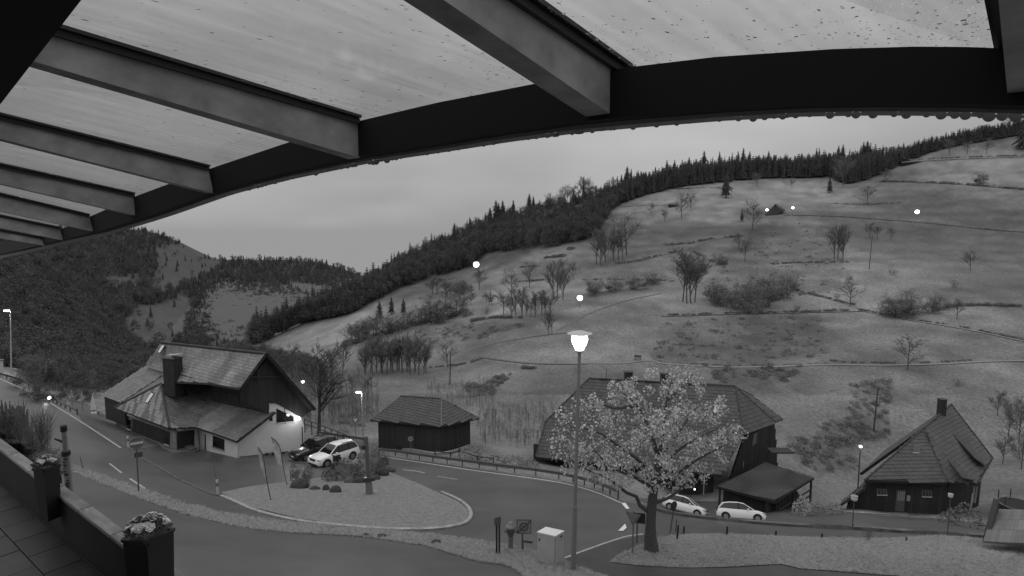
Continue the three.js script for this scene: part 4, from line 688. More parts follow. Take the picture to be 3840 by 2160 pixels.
  mesh('chimney_top', box(cw * 1.1, 0.12, cw * 0.9, 0, 0, 0, -0.3).translate(ch.x, ch.y + 3.13, ch.z), matCap, chim);
  mesh('cowl', [box(cw * 0.5, 0.3, cw * 0.4, 0, 0, 0, -0.3).translate(ch.x - 0.1, ch.y + 3.34, ch.z), box(cw * 0.9, 0.05, cw * 0.6, 0.25, 0, 0, -0.3, 0, 0.1).translate(ch.x + 0.1, ch.y + 3.5, ch.z)], grey(0.4, { metalness: 0.5, roughness: 0.5 }), chim);
  // skylights
  const fL = planeFrame([La, Lc, K]), onF = (fr, x, y) => onPlane(x, y, fr.c, fr.n); skylight(R, [[546, 1511], [556, 1514], [582, 1477], [572, 1471]].map(p => onF(fL, ...p)), matSkyGlass);
  const fM = planeFrame([Lc, E1, X, K]); skylight(R, [[682, 1486], [707, 1484], [690, 1461], [666, 1463]].map(p => onF(fM, ...p)), matSkyGlass);
  skylight(R, [[593, 1325], [602, 1326], [622, 1296], [611, 1295]].map(p => onPlane(...p, fS.c, fS.n)), matSkyGlass);
  mesh('downpipe', cyl(on1(1133, 1600, -0.08), down(on1(1133, 1600, -0.08), yLow + 0.6), 0.05), grey(0.03), R);
  // floodlight on the wall
  const lp = on1(1121, 1569, -0.22), lamp = mesh('wall_lamp', new THREE.SphereGeometry(0.16, 12, 8).translate(lp.x, lp.y, lp.z), grey(0.8, { emissive: new THREE.Color(1, 1, 1), emissiveIntensity: 9 }), R);
  mesh('lamp_bracket', bar(on1(1121, 1566, 0), on1(1121, 1566, -0.2), 0.06), matFrame, lamp);
  const pl = new THREE.PointLight(0xffffff, 4.5); pl.position.copy(on1(1121, 1569, -1.1)); pl.shadow.radius = 8; scene.add(pl);
}
// ---- hipped shed by the road
{
  const S = thing('shed', 'dark timber shed with hipped tiled roof behind the guard rail', 'shed');
  const c = P(1655, 1598, 67), l = P(1391, 1574, 71), r = P(1795, 1567, 72), rl = P(1503, 1486, 74), rrr = P(1656, 1496, 71.5);
  roof(S, [l, c, rrr, rl], { mat: matTileDark, course: 0.42, width: 0.3 }); roof(S, [c, r, rrr], { mat: matTileDark, course: 0.42, width: 0.3 });
  const bk = P(1540, 1560, 79), bl2 = P(1430, 1563, 76); roof(S, [r, bk, rrr], { mat: matTileDark, course: 0.5, width: 0.5 }); roof(S, [l, rl, bl2], { mat: matTileDark, course: 0.5, width: 0.5 }); roof(S, [bk, bl2, rl, rrr], { mat: matTileDark, course: 0.5, width: 0.5 });
  for (const [p, q] of [[l, rl], [c, rrr], [r, rrr]]) mesh('hip_cap', cyl(p, q, 0.1), grey(0.13), S); ridgeCap(S, rl, rrr, 0.1, grey(0.07));
  const yb = G(1657, 1697).y - 1.5, wc = P(1655, 1605, 67.6), wlx = P(1418, 1582, 71.2), wr = P(1763, 1577, 72.3);
  const front = [down(wlx, yb), down(wc, yb), wc, wlx], side = [down(wc, yb), down(wr, yb), wr, wc];
  boards(S, front, 0.36, boardMats); boards(S, side, 0.36, boardMats);
  mesh('eaves_board', [bar(l.clone().add(V(0, -0.1, 0)), c.clone().add(V(0, -0.1, 0)), 0.1, 0.18), bar(c.clone().add(V(0, -0.1, 0)), r.clone().add(V(0, -0.1, 0)), 0.1, 0.18)], grey(0.02), S);
  const f = planeFrame(front), at = (x, y) => onPlane(x, y, f.c, f.n); mesh('door', slab([at(1485, 1672), at(1490, 1596), at(1560, 1604), at(1556, 1682)], 0.05, 0.09), grey(0.05, { map: withRepeat(texWood, 0.7) }), S);
}
// ---- large farmhouse behind the blossoming tree
{
  const H = thing('farmhouse', 'large old farmhouse with broad dark tiled roof and two chimneys', 'farmhouse');
  const el = P(2010, 1712, 64.7), er = P(2706, 1781, 60), rl = P(2208, 1420, 72), f = planeFrame([el, er, rl]), on = (x, y) => onPlane(x, y, f.c, f.n);
  const rR = on(2757, 1449), s = on(2788, 1632), kink = on(2046, 1580), face = [el, er, s, rR, rl, kink];
  const course = (x, y) => 0.8 + 0.4 * fbm(x / 3, y / 3, 3, 31);
  roof(H, face, { mat: matTileDark, course: 0.48, width: 0.34, shade: course, label: 'broad front roof slope with level courses' });
  const tB = P(2906, 1583, (CAM_Y - s.y) * F / (1583 - 849)), bk = tB.clone().lerp(rR, 0.55);
  roof(H, [s, tB, rR], { mat: matTileDark, course: 0.48, width: 0.34, label: 'half-hip over the gable end' });
  const g2 = P(2812, 1478, 75), g3 = P(2936, 1573, 69); roof(H, [rR, tB, g3, g2], { mat: matTileDark, course: 0.48, width: 0.34 });
  mesh('roof_ladder', [0.1, 0.3, 0.5, 0.7, 0.9].map(k => bar(rR.clone().lerp(tB, k).add(V(0, 0.15, 0)), g2.clone().lerp(g3, k).add(V(0, 0.15, 0)), 0.06)).concat([bar(g2, g3, 0.12)]), grey(0.02), H);
  const bl = P(2080, 1600, 84), br = P(2800, 1560, 80); roof(H, [rl, rR, br, bl], { mat: matTileDark, course: 0.6, width: 0.5 });
  roof(H, [rl, bl, el, kink], { mat: matTileDark, course: 0.5, width: 0.4 });
  ridgeCap(H, rl, rR, 0.12, grey(0.05)); for (const [p, q] of [[rR, s], [rR, tB], [rl, kink], [kink, el]]) mesh('hip_cap', cyl(p, q, 0.1), grey(0.05), H);
  const yb = Math.min(G(2700, 1868).y, G(2100, 1745).y) - 1, nn = azv(-8), inn = p => p.clone().addScaledVector(nn, 1.6);
  const fw = [inn(el), inn(er)]; boards(H, [down(fw[0], yb), down(fw[1], yb), fw[1].clone().add(V(0, 0.8, 0)), fw[0].clone().add(V(0, 0.8, 0))], 0.4, boardMats);
  mesh('eaves_board', bar(el.clone().add(V(0, -0.12, 0)), er.clone().add(V(0, -0.12, 0)), 0.1, 0.22), grey(0.02), H);
  const gw = [down(inn(er), yb), down(tB, yb), tB.clone().add(V(0, -0.1, 0)), s.clone().add(V(0, -0.1, 0)), inn(er).add(V(0, 0.6, 0))];
  const fg = planeFrame(gw), og = (x, y) => onPlane(x, y, fg.c, fg.n);
  const gWall = [[2712, 1880], [2917, 1800], [2912, 1690], [2905, 1590], [2792, 1636]].map(p => og(...p)); boards(H, gWall, 0.35, boardMats);
  windowOn(H, [[2818, 1672], [2834, 1662], [2838, 1622], [2824, 1628]].map(p => og(...p)), { proud: 0.08, glass: grey(0.14, { roughness: 0.2 }), frame: grey(0.1) });
  mesh('hook', [og(2783, 1752), og(2733, 1780)].map(p => cyl(p.clone().addScaledVector(fg.n, 0.15), p.clone().addScaledVector(fg.n, 0.15).add(V(0, 0.7, 0)), 0.03)), grey(0.4), H);
  const balc = P(2905, 1690, 64); mesh('balcony', box(2.4, 0.16, 1.4).translate(balc.x + 0.6, balc.y, balc.z), grey(0.04), H);
  // chimneys
  for (const [x, y0, y1, wpx] of [[2356, 1430, 1396, 28], [2490, 1440, 1402, 26]]) {
    const b = P(x, y0, 71), w = wpx / F * 71, h = (y0 - y1) / F * 71 + 0.1, c = mesh('chimney', box(w, h + 0.6, w * 0.8).translate(b.x, b.y + h / 2 - 0.3, b.z), matBrick, H);
    mesh('chimney_top', box(w * 1.18, 0.1, w).translate(b.x, b.y + h, b.z), matCap, c);
    mesh('cowl', [new THREE.CylinderGeometry(w * 0.62, w * 0.62, w * 0.9, 10, 1, true, -0.9, 1.8).rotateX(Math.PI / 2).rotateZ(0).translate(b.x, b.y + h - w * 0.22, b.z), cyl(V(b.x - w * 0.3, b.y + h, b.z), V(b.x - w * 0.3, b.y + h + 0.3, b.z), 0.03), cyl(V(b.x + w * 0.3, b.y + h, b.z), V(b.x + w * 0.3, b.y + h + 0.3, b.z), 0.03)], grey(0.6, { metalness: 0.4, roughness: 0.4 }), c);
  }
  mesh('antenna', cyl(P(2273, 1422, 72), P(2274, 1389, 72), 0.04), grey(0.05), H);
  skylight(H, [[2672, 1548], [2692, 1552], [2702, 1521], [2680, 1518]].map(p => on(...p)), grey(0.5, { roughness: 0.1, metalness: 0.8 }));
  mesh('downpipe', [cyl(on(2646, 1786).addScaledVector(nn, 0.2), P(2640, 1812, 60), 0.08, 0.05), cyl(P(2640, 1812, 60), down(P(2640, 1812, 60), yb + 1), 0.05)], grey(0.3), H);  // a separate sign pole, shaped here as a downpipe
  const dl = mesh('wall_lamp', new THREE.SphereGeometry(0.09, 8, 6).translate(...P(2605, 1835, 58).toArray()), grey(0.8, { emissive: new THREE.Color(1, 1, 1), emissiveIntensity: 3 }), H);
  const pl = new THREE.PointLight(0xffffff, 0.15); pl.position.copy(P(2605, 1835, 57.6)); scene.add(pl);
}
// ---- open lean-to beside the farmhouse
{
  const L = thing('lean_to', 'open timber lean-to with fine corrugated roof beside the farmhouse', 'lean-to');
  const pts = [[2690, 1822, 57], [2905, 1880, 55], [3052, 1789, 60], [2870, 1738, 64]].map(p => P(...p));
  mesh('roof', slab(pts, 0.12), grey(0.045), L);
  const a = pts[0], b = pts[1], c = pts[2], d = pts[3], n = planeFrame(pts).n; for (let i = 0; i <= 26; i++) { const k = i / 26, p = a.clone().lerp(d, k), q = b.clone().lerp(c, k); mesh('batten', bar(p.clone().addScaledVector(n, 0.03), q.clone().addScaledVector(n, 0.03), 0.1, 0.05, n), i % 2 ? grey(0.07) : grey(0.085), L); }
  mesh('fascia', [bar(a.clone().add(V(0, -0.15, 0)), b.clone().add(V(0, -0.15, 0)), 0.08, 0.2), bar(b.clone().add(V(0, -0.15, 0)), c.clone().add(V(0, -0.15, 0)), 0.08, 0.2)], grey(0.02), L);
  for (const [x, y, D] of [[2912, 1882, 55.6], [2975, 1845, 57.5], [3042, 1802, 60.2], [2700, 1830, 57.4]]) { const p = P(x, y, D); mesh('post', bar(p, down(p, p.y - 3.2), 0.16), grey(0.03), L); }
  { const wb = [a, b].map((p, i) => p.clone().lerp(i ? c : d, 0.12).add(V(0, -0.2, 0))); boards(L, [down(wb[0], wb[0].y - 3.4), down(wb[1], wb[1].y - 3.4), wb[1], wb[0]], 0.3, boardMats); const wc = [b, c].map((p, i) => p.clone().lerp(i ? d : a, 0.12).add(V(0, -0.25, 0))); boards(L, [down(wc[0], wc[0].y - 3.4), down(wc[1], wc[1].y - 3.4), wc[1].clone().lerp(wc[0], 0.35), wc[0]], 0.3, boardMats); }
  for (const dy of [0.9, 1.5]) mesh('rail', bar(P(2915, 1885, 55.6).add(V(0, -dy, 0)), P(3042, 1804, 60.2).add(V(0, -dy, 0)), 0.06, 0.14), grey(0.05), L);
}
// ---- cottage with a steep roof beside the lane
{
  const C = thing('cottage', 'dark timber cottage with steep tiled roof, pale door and slim chimney', 'cottage');
  const fl = P(3243, 1800, 57), fr = P(3552, 1809, 57), ap = P(3462, 1608, 62), rb = P(3567, 1517, 70.5), r1 = P(3665, 1814, 56.2), r2 = P(3722, 1718, 62.3), l1 = P(3226, 1778, 62), l2 = P(3330, 1680, 75);
  const sh = (x, y) => 0.8 + 0.4 * fbm(x / 2, y / 2, 3, 51);
  roof(C, [fl, fr, ap], { mat: matTileDark, course: 0.42, width: 0.3, shade: sh, label: 'triangular hip end with level courses' });
  roof(C, [ap, fr, r1, r2, rb], { mat: matTileDark, course: 0.42, width: 0.3, shade: sh });
  roof(C, [ap, rb, l2, l1], { mat: matTileDark, course: 0.5, width: 0.4 });
  for (const p of [fl, fr]) mesh('hip_cap', cyl(p, ap, 0.1), grey(0.05), C); ridgeCap(C, ap, rb, 0.11, grey(0.05));
  for (const [p, q] of [[ap, l1], [rb, r2], [r2, r1], [fl.clone().add(V(0, -0.12, 0)), fr.clone().add(V(0, -0.12, 0))]]) mesh('verge_board', bar(p, q, 0.1, 0.22), grey(0.018), C);
  // the two long dormers
  const fr2 = planeFrame([ap, fr, r1, rb]), od = (x, y, h) => onPlane(x, y, fr2.c.clone().addScaledVector(fr2.n, h), fr2.n);
  for (const q of [[[3525, 1685], [3610, 1790], [3650, 1800], [3560, 1700]], [[3570, 1622], [3655, 1715], [3695, 1745], [3620, 1640]]]) {
    const lo = q.map(p => od(p[0], p[1], 0.05)), hi = q.map((p, i) => od(p[0], p[1], i === 0 || i === 3 ? 0.1 : 0.9));
    const d = mesh('dormer', plate(hi, 0.12), grey(0.075, { map: withRepeat(texRough, 0.8) }), C);
    mesh('dormer_cheek', tri([lo[0], lo[1], hi[1], lo[0], hi[1], hi[0], lo[1], lo[2], hi[2], lo[1], hi[2], hi[1], lo[2], lo[3], hi[3], lo[2], hi[3], hi[2]]), grey(0.012), d);
    
  }
  const yb = G(3350, 1928).y - 1.2, wl0 = P(3190, 1808, 58.4), wr0 = P(3556, 1812, 57.6), front = [down(wl0, yb), down(wr0, yb), wr0, P(3250, 1804, 58)];
  const f = planeFrame(front), at = (x, y) => onPlane(x, y, f.c, f.n);
  boards(C, [at(3172, 1925).setY(yb), at(3556, 1940).setY(yb), at(3553, 1815), at(3248, 1806), at(3185, 1870)], 0.3, boardMats);
  mesh('plinth', slab([at(3172, 1925).setY(yb), at(3560, 1945).setY(yb), at(3556, 1930), at(3170, 1912)], 0.2, 0.12), matStone, C);
  roof(C, [P(3248, 1803, 57.4), P(3240, 1830, 57.2), P(3150, 1893, 57.2), P(3170, 1868, 60)], { mat: matTileDark, course: 0.4, width: 0.3, label: 'low skirt roof beside the front wall' });
  windowOn(C, [[3287, 1855], [3326, 1855], [3324, 1834], [3287, 1832]].map(p => at(...p)), { proud: 0.07, sill: matPale, bars: 3, frame: grey(0.18), glass: grey(0.06, { roughness: 0.1 }) });
  windowOn(C, [[3455, 1861], [3492, 1862], [3492, 1840], [3456, 1838]].map(p => at(...p)), { proud: 0.07, sill: matPale, bars: 3, frame: grey(0.15), glass: grey(0.05, { roughness: 0.1 }) });
  const door = mesh('door', slab([[3354, 1915], [3388, 1918], [3394, 1838], [3361, 1836]].map(p => at(...p)), 0.08, 0.09), grey(0.14, { map: withRepeat(texWood, 0.8) }), C);
  for (let i = 0; i < 4; i++) mesh('pane', slab([[3363 + i * 7, 1876], [3368 + i * 7, 1876], [3370 + i * 7, 1841], [3365 + i * 7, 1841]].map(p => at(...p)), 0.01, 0.11), grey(0.28, { roughness: 0.2 }), door);
  mesh('doorstep', box(2, 0.2, 0.9).translate(at(3360, 1924).x, at(3360, 1924).y, at(3360, 1924).z + 0.5), grey(0.2), C);
  mesh('letterbox', slab([[3397, 1876], [3409, 1877], [3411, 1857], [3399, 1856]].map(p => at(...p)), 0.12, 0.16), grey(0.3), C);
  windowOn(C, [[3422, 1700], [3444, 1700], [3449, 1674], [3428, 1672]].map(p => onPlane(...p, planeFrame([fl, fr, ap]).c, planeFrame([fl, fr, ap]).n)), { proud: 0.12, sill: matPale, glass: grey(0.05, { roughness: 0.1 }), frame: grey(0.14) });
  const side = [down(wr0, yb), down(P(3680, 1745, 61.5), yb), P(3690, 1740, 61.5), wr0]; boards(C, side, 0.3, boardMats);
  const cb = P(3530, 1545, 67), cw = 22 / F * 67, chm = mesh('chimney', box(cw, 1.9, cw * 0.9).translate(cb.x, cb.y + 0.55, cb.z), matBrick, C); mesh('chimney_top', box(cw * 1.12, 0.08, cw).translate(cb.x, cb.y + 1.52, cb.z), matCap, chm);
  for (const [x, y, D] of [[3655, 1822, 57.2], [3664, 1824, 57.4], [3648, 1850, 57]]) mesh('woodpile_board', bar(P(x, y, D), P(x - 8, y + 62, D), 0.12, 0.03), grey(0.3), C);
}
// ---- corrugated hut
{
  const H = thing('hut', 'small hut with streaky pale corrugated roof at the field edge', 'hut');
  const p = [[3688, 2032, 24.8], [3900, 2042, 24.4], [3925, 1918, 29.5], [3726, 1914, 29.5]].map(q => P(...q)), n = planeFrame(p).n;
  mesh('roof', slab(p, 0.05), grey(0.1), H); const cm = [0.17, 0.2, 0.145, 0.23, 0.18].map(l => grey(l, { map: withRepeat(texRough, 0.5), roughness: 0.55 }));
  for (let i = 0; i < 15; i++) for (const [s0, s1, up] of [[0, 0.36, 0.02], [0.34, 0.68, 0.035], [0.66, 1, 0.05]]) { const a = p[0].clone().lerp(p[1], (i + 0.5) / 15), b = p[3].clone().lerp(p[2], (i + 0.5) / 15); mesh('roof_panel', bar(a.clone().lerp(b, s0).addScaledVector(n, up), a.clone().lerp(b, s1).addScaledVector(n, up + 0.006), 2.35 / 15 * 0.93, 0.03, n), pick(cm), H); }
  const yb = G(3760, 2100).y - 0.5, w = [P(3706, 2034, 25.2), P(3900, 2042, 24.9)]; boards(H, [down(w[0], yb), down(w[1], yb), w[1], w[0]], 0.14, boardMats);
  boards(H, [down(w[0], yb), down(P(3740, 1925, 29.3), yb), P(3740, 1925, 29.3), w[0]], 0.14, boardMats);
}
// ---- far farm buildings on the slope
{
  const F1 = thing('hill_farmhouse', 'small dark farmhouse high on the slope between two lamps', 'farmhouse');
  const D = tps(2890, 808), q = (x, y, d = 0) => P(x, y, D + d);
  mesh('roof', [slab([q(2868, 805), q(2905, 768), q(2938, 790), q(2900, 812)], 0.3), slab([q(2905, 768), q(2938, 790, 2), q(2945, 785, 9), q(2912, 766, 9)], 0.3)], grey(0.05), F1);
  mesh('wall', slab([q(2872, 812, 1), q(2935, 812, 1), q(2935, 792, 1), q(2905, 775, 1), q(2872, 804, 1)], 3), grey(0.035), F1); mesh('chimney', bar(q(2908, 775), q(2908, 766), 0.8), grey(0.03), F1);
  const F2 = thing('field_barn', 'long low field barn near the top of the meadow', 'barn'), E = tps(3430, 615);
  mesh('roof', slab([P(3380, 612, E), P(3462, 600, E), P(3475, 607, E), P(3455, 597, E + 8), P(3385, 604, E + 8)], 0.3), grey(0.13), F2); mesh('wall', slab([P(3384, 620, E + 1), P(3462, 612, E + 1), P(3462, 603, E + 1), P(3384, 611, E + 1)], 4), grey(0.03), F2);
  const F3 = thing('hay_hut', 'tiny hay hut beside leafless trees on the slope', 'hut'), I = tps(2522, 775); mesh('wall', box(4.5, 2, 3).translate(...P(2522, 773, I).toArray()), grey(0.04), F3); mesh('roof', box(5.2, 0.3, 4, 0, 0, 0, 0, 0.2).translate(...P(2522, 767, I).toArray()), grey(0.08), F3);
}
// ---------------------------------------------------------------- lamps
const glow = (k) => grey(0.8, { emissive: new THREE.Color(1, 1, 1), emissiveIntensity: k });
const matPole = grey(0.12, { roughness: 0.5, metalness: 0.4 });
function pointLamp(p, power, radius = 6) { const l = new THREE.PointLight(0xffffff, power); l.position.copy(p); l.shadow.radius = radius; l.castShadow = true; scene.add(l); }
{
  const b = G(2149, 2141), top = P(2173, 1318, 22.1), t = thing('street_lamp', 'tall mushroom street lamp brightly lit beside the cable cabinet', 'street lamp', b), q = top.clone().sub(b);
  mesh('pole', [cyl(V(0, -0.3, 0), q.clone().multiplyScalar(0.3), 0.105, 0.095, 12), cyl(q.clone().multiplyScalar(0.3), q, 0.075, 0.06, 12), cyl(q.clone().multiplyScalar(0.295), q.clone().multiplyScalar(0.305), 0.115, 0.1, 12)], grey(0.2, { roughness: 0.6 }), t);
  const h = mesh('lantern_head', new THREE.LatheGeometry([[0.07, -0.05], [0.16, 0.0], [0.17, 0.06], [0.05, 0.06]].map(p => new THREE.Vector2(...p)), 20).translate(q.x, q.y, q.z), grey(0.5), t);
  mesh('lamp_glass', new THREE.LatheGeometry([[0.15, 0.06], [0.17, 0.12], [0.26, 0.28], [0.31, 0.46], [0.29, 0.62], [0.14, 0.74]].map(p => new THREE.Vector2(...p)), 24).translate(q.x, q.y, q.z), glow(9), h);
  mesh('lamp_cap', new THREE.LatheGeometry([[0.0, 0.8], [0.2, 0.77], [0.47, 0.69], [0.48, 0.67], [0.2, 0.74], [0.0, 0.75]].map(p => new THREE.Vector2(...p)), 28).translate(q.x, q.y, q.z), grey(0.5), h);
  const pl = new THREE.PointLight(0xffffff, 26); pl.position.copy(top).add(V(0, 0.4, 0.0)); pl.shadow.radius = 12; scene.add(pl);
}
function armLamp(px, py, tx, ty, armPx, label, power, e) {
  const b = G(px, py), D = tps(px, py), t = thing('street_lamp', label, 'street lamp', b), k = D / F, top = P(tx, ty, D - 0.6).sub(b);
  mesh('pole', cyl(V(0, -0.3, 0), top, 0.11, 0.06, 10), grey(0.4, { roughness: 0.5 }), t);
  const end = top.clone().add(V(armPx * k, 0.1, 0)); mesh('arm', cyl(top, end, 0.06, 0.05, 8), grey(0.4), t);
  const hd = mesh('lamp_housing', rbox(Math.abs(armPx) * k * 0.9, 0.14, 0.35, 0.05, end.x * 0.6 + top.x * 0.4, end.y + 0.1, end.z), grey(0.3), t);
  mesh('lamp_glass', rbox(Math.abs(armPx) * k * 0.85, 0.24, 0.32, 0.06, end.x * 0.6 + top.x * 0.4, end.y - 0.05, end.z + 0.02), glow(e), hd);
  pointLamp(b.clone().add(end).add(V(0, -0.35, 0.1)), power, 8);
}
armLamp(42, 1400, 39, 1166, -22, 'lit street lamp on a slim mast above the uphill road', 70, 9);
armLamp(1362, 1646, 1357, 1472, -20, 'lit street lamp with short arm beside the yield sign by the shed', 14, 7);
function ballLamp(px, py, hpx, r, label, power, e, o = {}) {
  const b = G(px, py), D = tps(px, py), h = hpx / F * D, t = thing('lamp_post', label, 'lamp post', b, 0, o.group);
  mesh('post', cyl(V(0, -0.3, 0), V(0, h, 0), o.pole ?? 0.07, (o.pole ?? 0.07) * 0.8, 8), matPole, t);
  mesh('lamp_cap', new THREE.CylinderGeometry(r * 0.4, r * (o.brim ?? 1.1), r * 0.25, 14).translate(0, h + r * 1.2, 0), grey(o.cap ?? 0.2), t);
  mesh('lamp_globe', new THREE.SphereGeometry(r, 14, 10).translate(0, h + r * 0.2, 0), e ? glow(e) : grey(0.55), t);
  if (power) pointLamp(b.clone().add(V(0, h + r * 0.2, r * 1.3)), power);
}
ballLamp(2875, 812, 24, 0.6, 'lit lamp beside the small farmhouse on the slope', 3, 5);
ballLamp(2972, 806, 26, 0.62, 'lit lamp on the meadow crest to the rear of the small farmhouse', 3, 5);
ballLamp(3437, 826, 30, 0.9, 'bright lamp above the track on the open meadow', 5, 6);
ballLamp(2174, 1155, 36, 0.85, 'lit lamp standing alone on the slope above the mushroom street lamp', 3, 6, { cap: 0.25 });
ballLamp(1786, 1018, 24, 1.5, 'bright lamp at the lower edge of the wood', 4, 6);
ballLamp(3212, 1905, 238, 0.15, 'slim lamp post with small lit globe beside the cottage', 0.8, 2, { cap: 0.4 });
ballLamp(3196, 1988, 122, 0.17, 'unlit white lantern post at the field edge before the cottage', 0, 0, { pole: 0.03, cap: 0.3 });
ballLamp(3552, 2014, 160, 0.12, 'thin unlit lantern post beside the cottage corner', 0, 0, { pole: 0.03, cap: 0.4 });
ballLamp(1136, 1450, 18, 0.35, 'small distant lamp behind the restaurant gable', 0.2, 3);
for (const [x, y, r] of [[467, 1297, 0.8], [479, 1313, 0.7], [500, 1316, 0.8], [497, 1342, 0.7]]) { const p = P(x, y, 250), t = thing('village_lamp', 'tiny lamp of the village in the valley', 'lamp', p, 0, 'village lamps in the valley'); mesh('post', cyl(V(0, -4, 0), V(0, 0, 0), 0.1), matPole, t); mesh('lamp_globe', new THREE.SphereGeometry(r * 0.55, 8, 6), glow(3), t); pointLamp(p.clone().add(V(0, 0, r * 1.2)), 0.4); }
{ const { t, k } = signAt(186, 1512, 'small reflector post below the uphill guard rail with an added glow for its glint', 'reflector post', 'glowing_reflector'); mesh('stake', cyl(V(0, -0.2, 0), V(0, 18 * k, 0), 0.04), matPole, t); mesh('reflector_glow', new THREE.SphereGeometry(0.2, 10, 8).translate(0, 21 * k, 0), glow(5), t); pointLamp(t.position.clone().add(V(0, 21 * k, 0.3)), 0.4); }  // glowing ball and point light added to imitate a reflector catching headlights
{ // lit hut at the roadside
  const b = G(-8, 1403), D = tps(-8, 1403), k = D / F, t = thing('bus_shelter', 'brightly lit roadside shelter with a dark notice at the bend', 'shelter', b);
  mesh('back_wall', box(60 * k, 52 * k, 0.12, -8 * k, 26 * k, 0), grey(0.8), t); mesh('side_wall', box(0.12, 52 * k, 1.4, 22 * k, 26 * k, 0.7), grey(0.5), t); mesh('roof', box(66 * k, 0.15, 1.8, -8 * k, 54 * k, 0.7), grey(0.15), t);
  mesh('lit_window', box(34 * k, 30 * k, 0.06, 4 * k, 30 * k, 0.14), glow(2.2), t); mesh('notice', box(14 * k, 12 * k, 0.05, 12 * k, 18 * k, 0.22), grey(0.03), t); mesh('tube_lamp', box(40 * k, 0.12, 0.12, -8 * k, 50 * k, 0.6), glow(16), t); pointLamp(b.clone().add(V(-8 * k, 48 * k, 0.9)), 6, 10);
}
// ---------------------------------------------------------------- signs
const matSignBack = grey(0.1, { roughness: 0.5, metalness: 0.4 });
function signAt(px, py, label, cat, name) { const b = G(px, py), D = tps(px, py), k = D / F, t = thing(name ?? 'road_sign', label, cat ?? 'road sign', b, -Math.atan2(b.x, -b.z)); return { t, k, D, b }; }
{ // no entry
  const { t, k } = signAt(520, 1846, 'round no entry sign on a tall post at the verge'), h = 191 * k, r = 24 * k;
  mesh('post', cyl(V(0, -0.2, 0), V(0.05, h + r * 0.8, 0), 0.04, 0.04, 10), grey(0.09), t);
  const d = mesh('disc', new THREE.CylinderGeometry(r, r, 0.02, 40).rotateX(Math.PI / 2).translate(0.07, h, 0.06), grey(0.12), t); mesh('bar', box(r * 1.72, r * 0.38, 0.012, 0.07, h, 0.08), grey(0.5), d); mesh('rim', new THREE.TorusGeometry(r * 0.97, r * 0.025, 6, 40).translate(0.07, h, 0.07), grey(0.3), d);
  mesh('plate', box(r * 1.1, r * 0.8, 0.015, 0.12, h - r * 2, -0.04), matSignBack, t);
}
function yieldSign(px, py, hpx, spx, label, inner, tilt = 0) {
  const { t, k } = signAt(px, py, label), h = hpx * k, s = spx * k; t.rotation.y += tilt;
  mesh('post', cyl(V(0, -0.2, 0), V(0, h + s * 0.4, 0), 0.035, 0.035, 8), grey(0.15), t);
  const shp = (q) => { const sh = new THREE.Shape(); sh.moveTo(-q / 2, q * 0.29); sh.lineTo(q / 2, q * 0.29); sh.lineTo(0, -q * 0.577); sh.closePath(); return new THREE.ExtrudeGeometry(sh, { depth: 0.015, bevelEnabled: true, bevelSize: 0.02, bevelThickness: 0.004, bevelSegments: 2 }); };
  const b = mesh('triangle', shp(s).translate(0, h, 0.04), grey(0.16), t); mesh('face', shp(s * 0.66).translate(0, h, 0.052), grey(inner), b);
}
yieldSign(1335, 1648, 76, 26, 'small yield sign by the guard rail near the shed', 0.75);
yieldSign(2372, 2078, 146, 56, 'yield sign in front of the blossoming tree', 0.18, -0.35);
{ const { t, k } = signAt(2388, 2036, 'dark square sign panel seen from behind by the blossoming tree'); mesh('post', cyl(V(0, -0.2, 0), V(0, 118 * k, 0), 0.03), grey(0.08), t); mesh('panel', box(46 * k, 40 * k, 0.03, 6 * k, 96 * k, -0.05), grey(0.03), t); mesh('clamp', box(10 * k, 4 * k, 0.05, 0, 96 * k, 0), grey(0.1), t); }
{ // speed limit by the shed
  const { t, k } = signAt(1541, 1716, 'round speed limit sign reading 30 before the shed'), h = 73 * k, r = 10.5 * k; mesh('post', cyl(V(0, -0.2, 0), V(0, h, 0), 0.035), grey(0.15), t);
  const d = mesh('disc', new THREE.CylinderGeometry(r, r, 0.02, 28).rotateX(Math.PI / 2).translate(0, h, 0.05), grey(0.13), t); mesh('face', new THREE.CylinderGeometry(r * 0.78, r * 0.78, 0.01, 28).rotateX(Math.PI / 2).translate(0, h, 0.066), grey(0.34), d);
  TEXT.push(['30', r * 0.75, V(0, h, 0.074), d, grey(0.06)]);
}
{ // end of zone 30
  const { t, k } = signAt(1963, 2064, 'square end of 30 zone sign behind the hydrant'), h = 97 * k, s = 52 * k; mesh('post', cyl(V(-0.05, -0.2, 0), V(-0.05, h, 0), 0.035), grey(0.1), t);
  const d = mesh('board', rbox(s, s, 0.03, 0.012, 0.02, h, 0.06), grey(0.26), t); mesh('border', [box(s * 1.06, s * 0.05, 0.02, 0.02, h + s / 2, 0.07), box(s * 1.06, s * 0.05, 0.02, 0.02, h - s / 2, 0.07), box(s * 0.05, s * 0.98, 0.02, 0.02 - s / 2, h, 0.07), box(s * 0.05, s * 0.98, 0.02, 0.02 + s / 2, h, 0.07)], grey(0.06), d);
  mesh('ring', new THREE.TorusGeometry(s * 0.29, s * 0.055, 6, 32).scale(1, 1, 0.3).translate(0.02, h, 0.08), grey(0.1), d); mesh('diagonal_stripe', box(s * 1.3, s * 0.11, 0.01, 0.02, h, 0.092, 0, 0, 0.75), grey(0.1), d);
  TEXT.push(['30', s * 0.25, V(0.02, h, 0.08), d, grey(0.12)]);
}
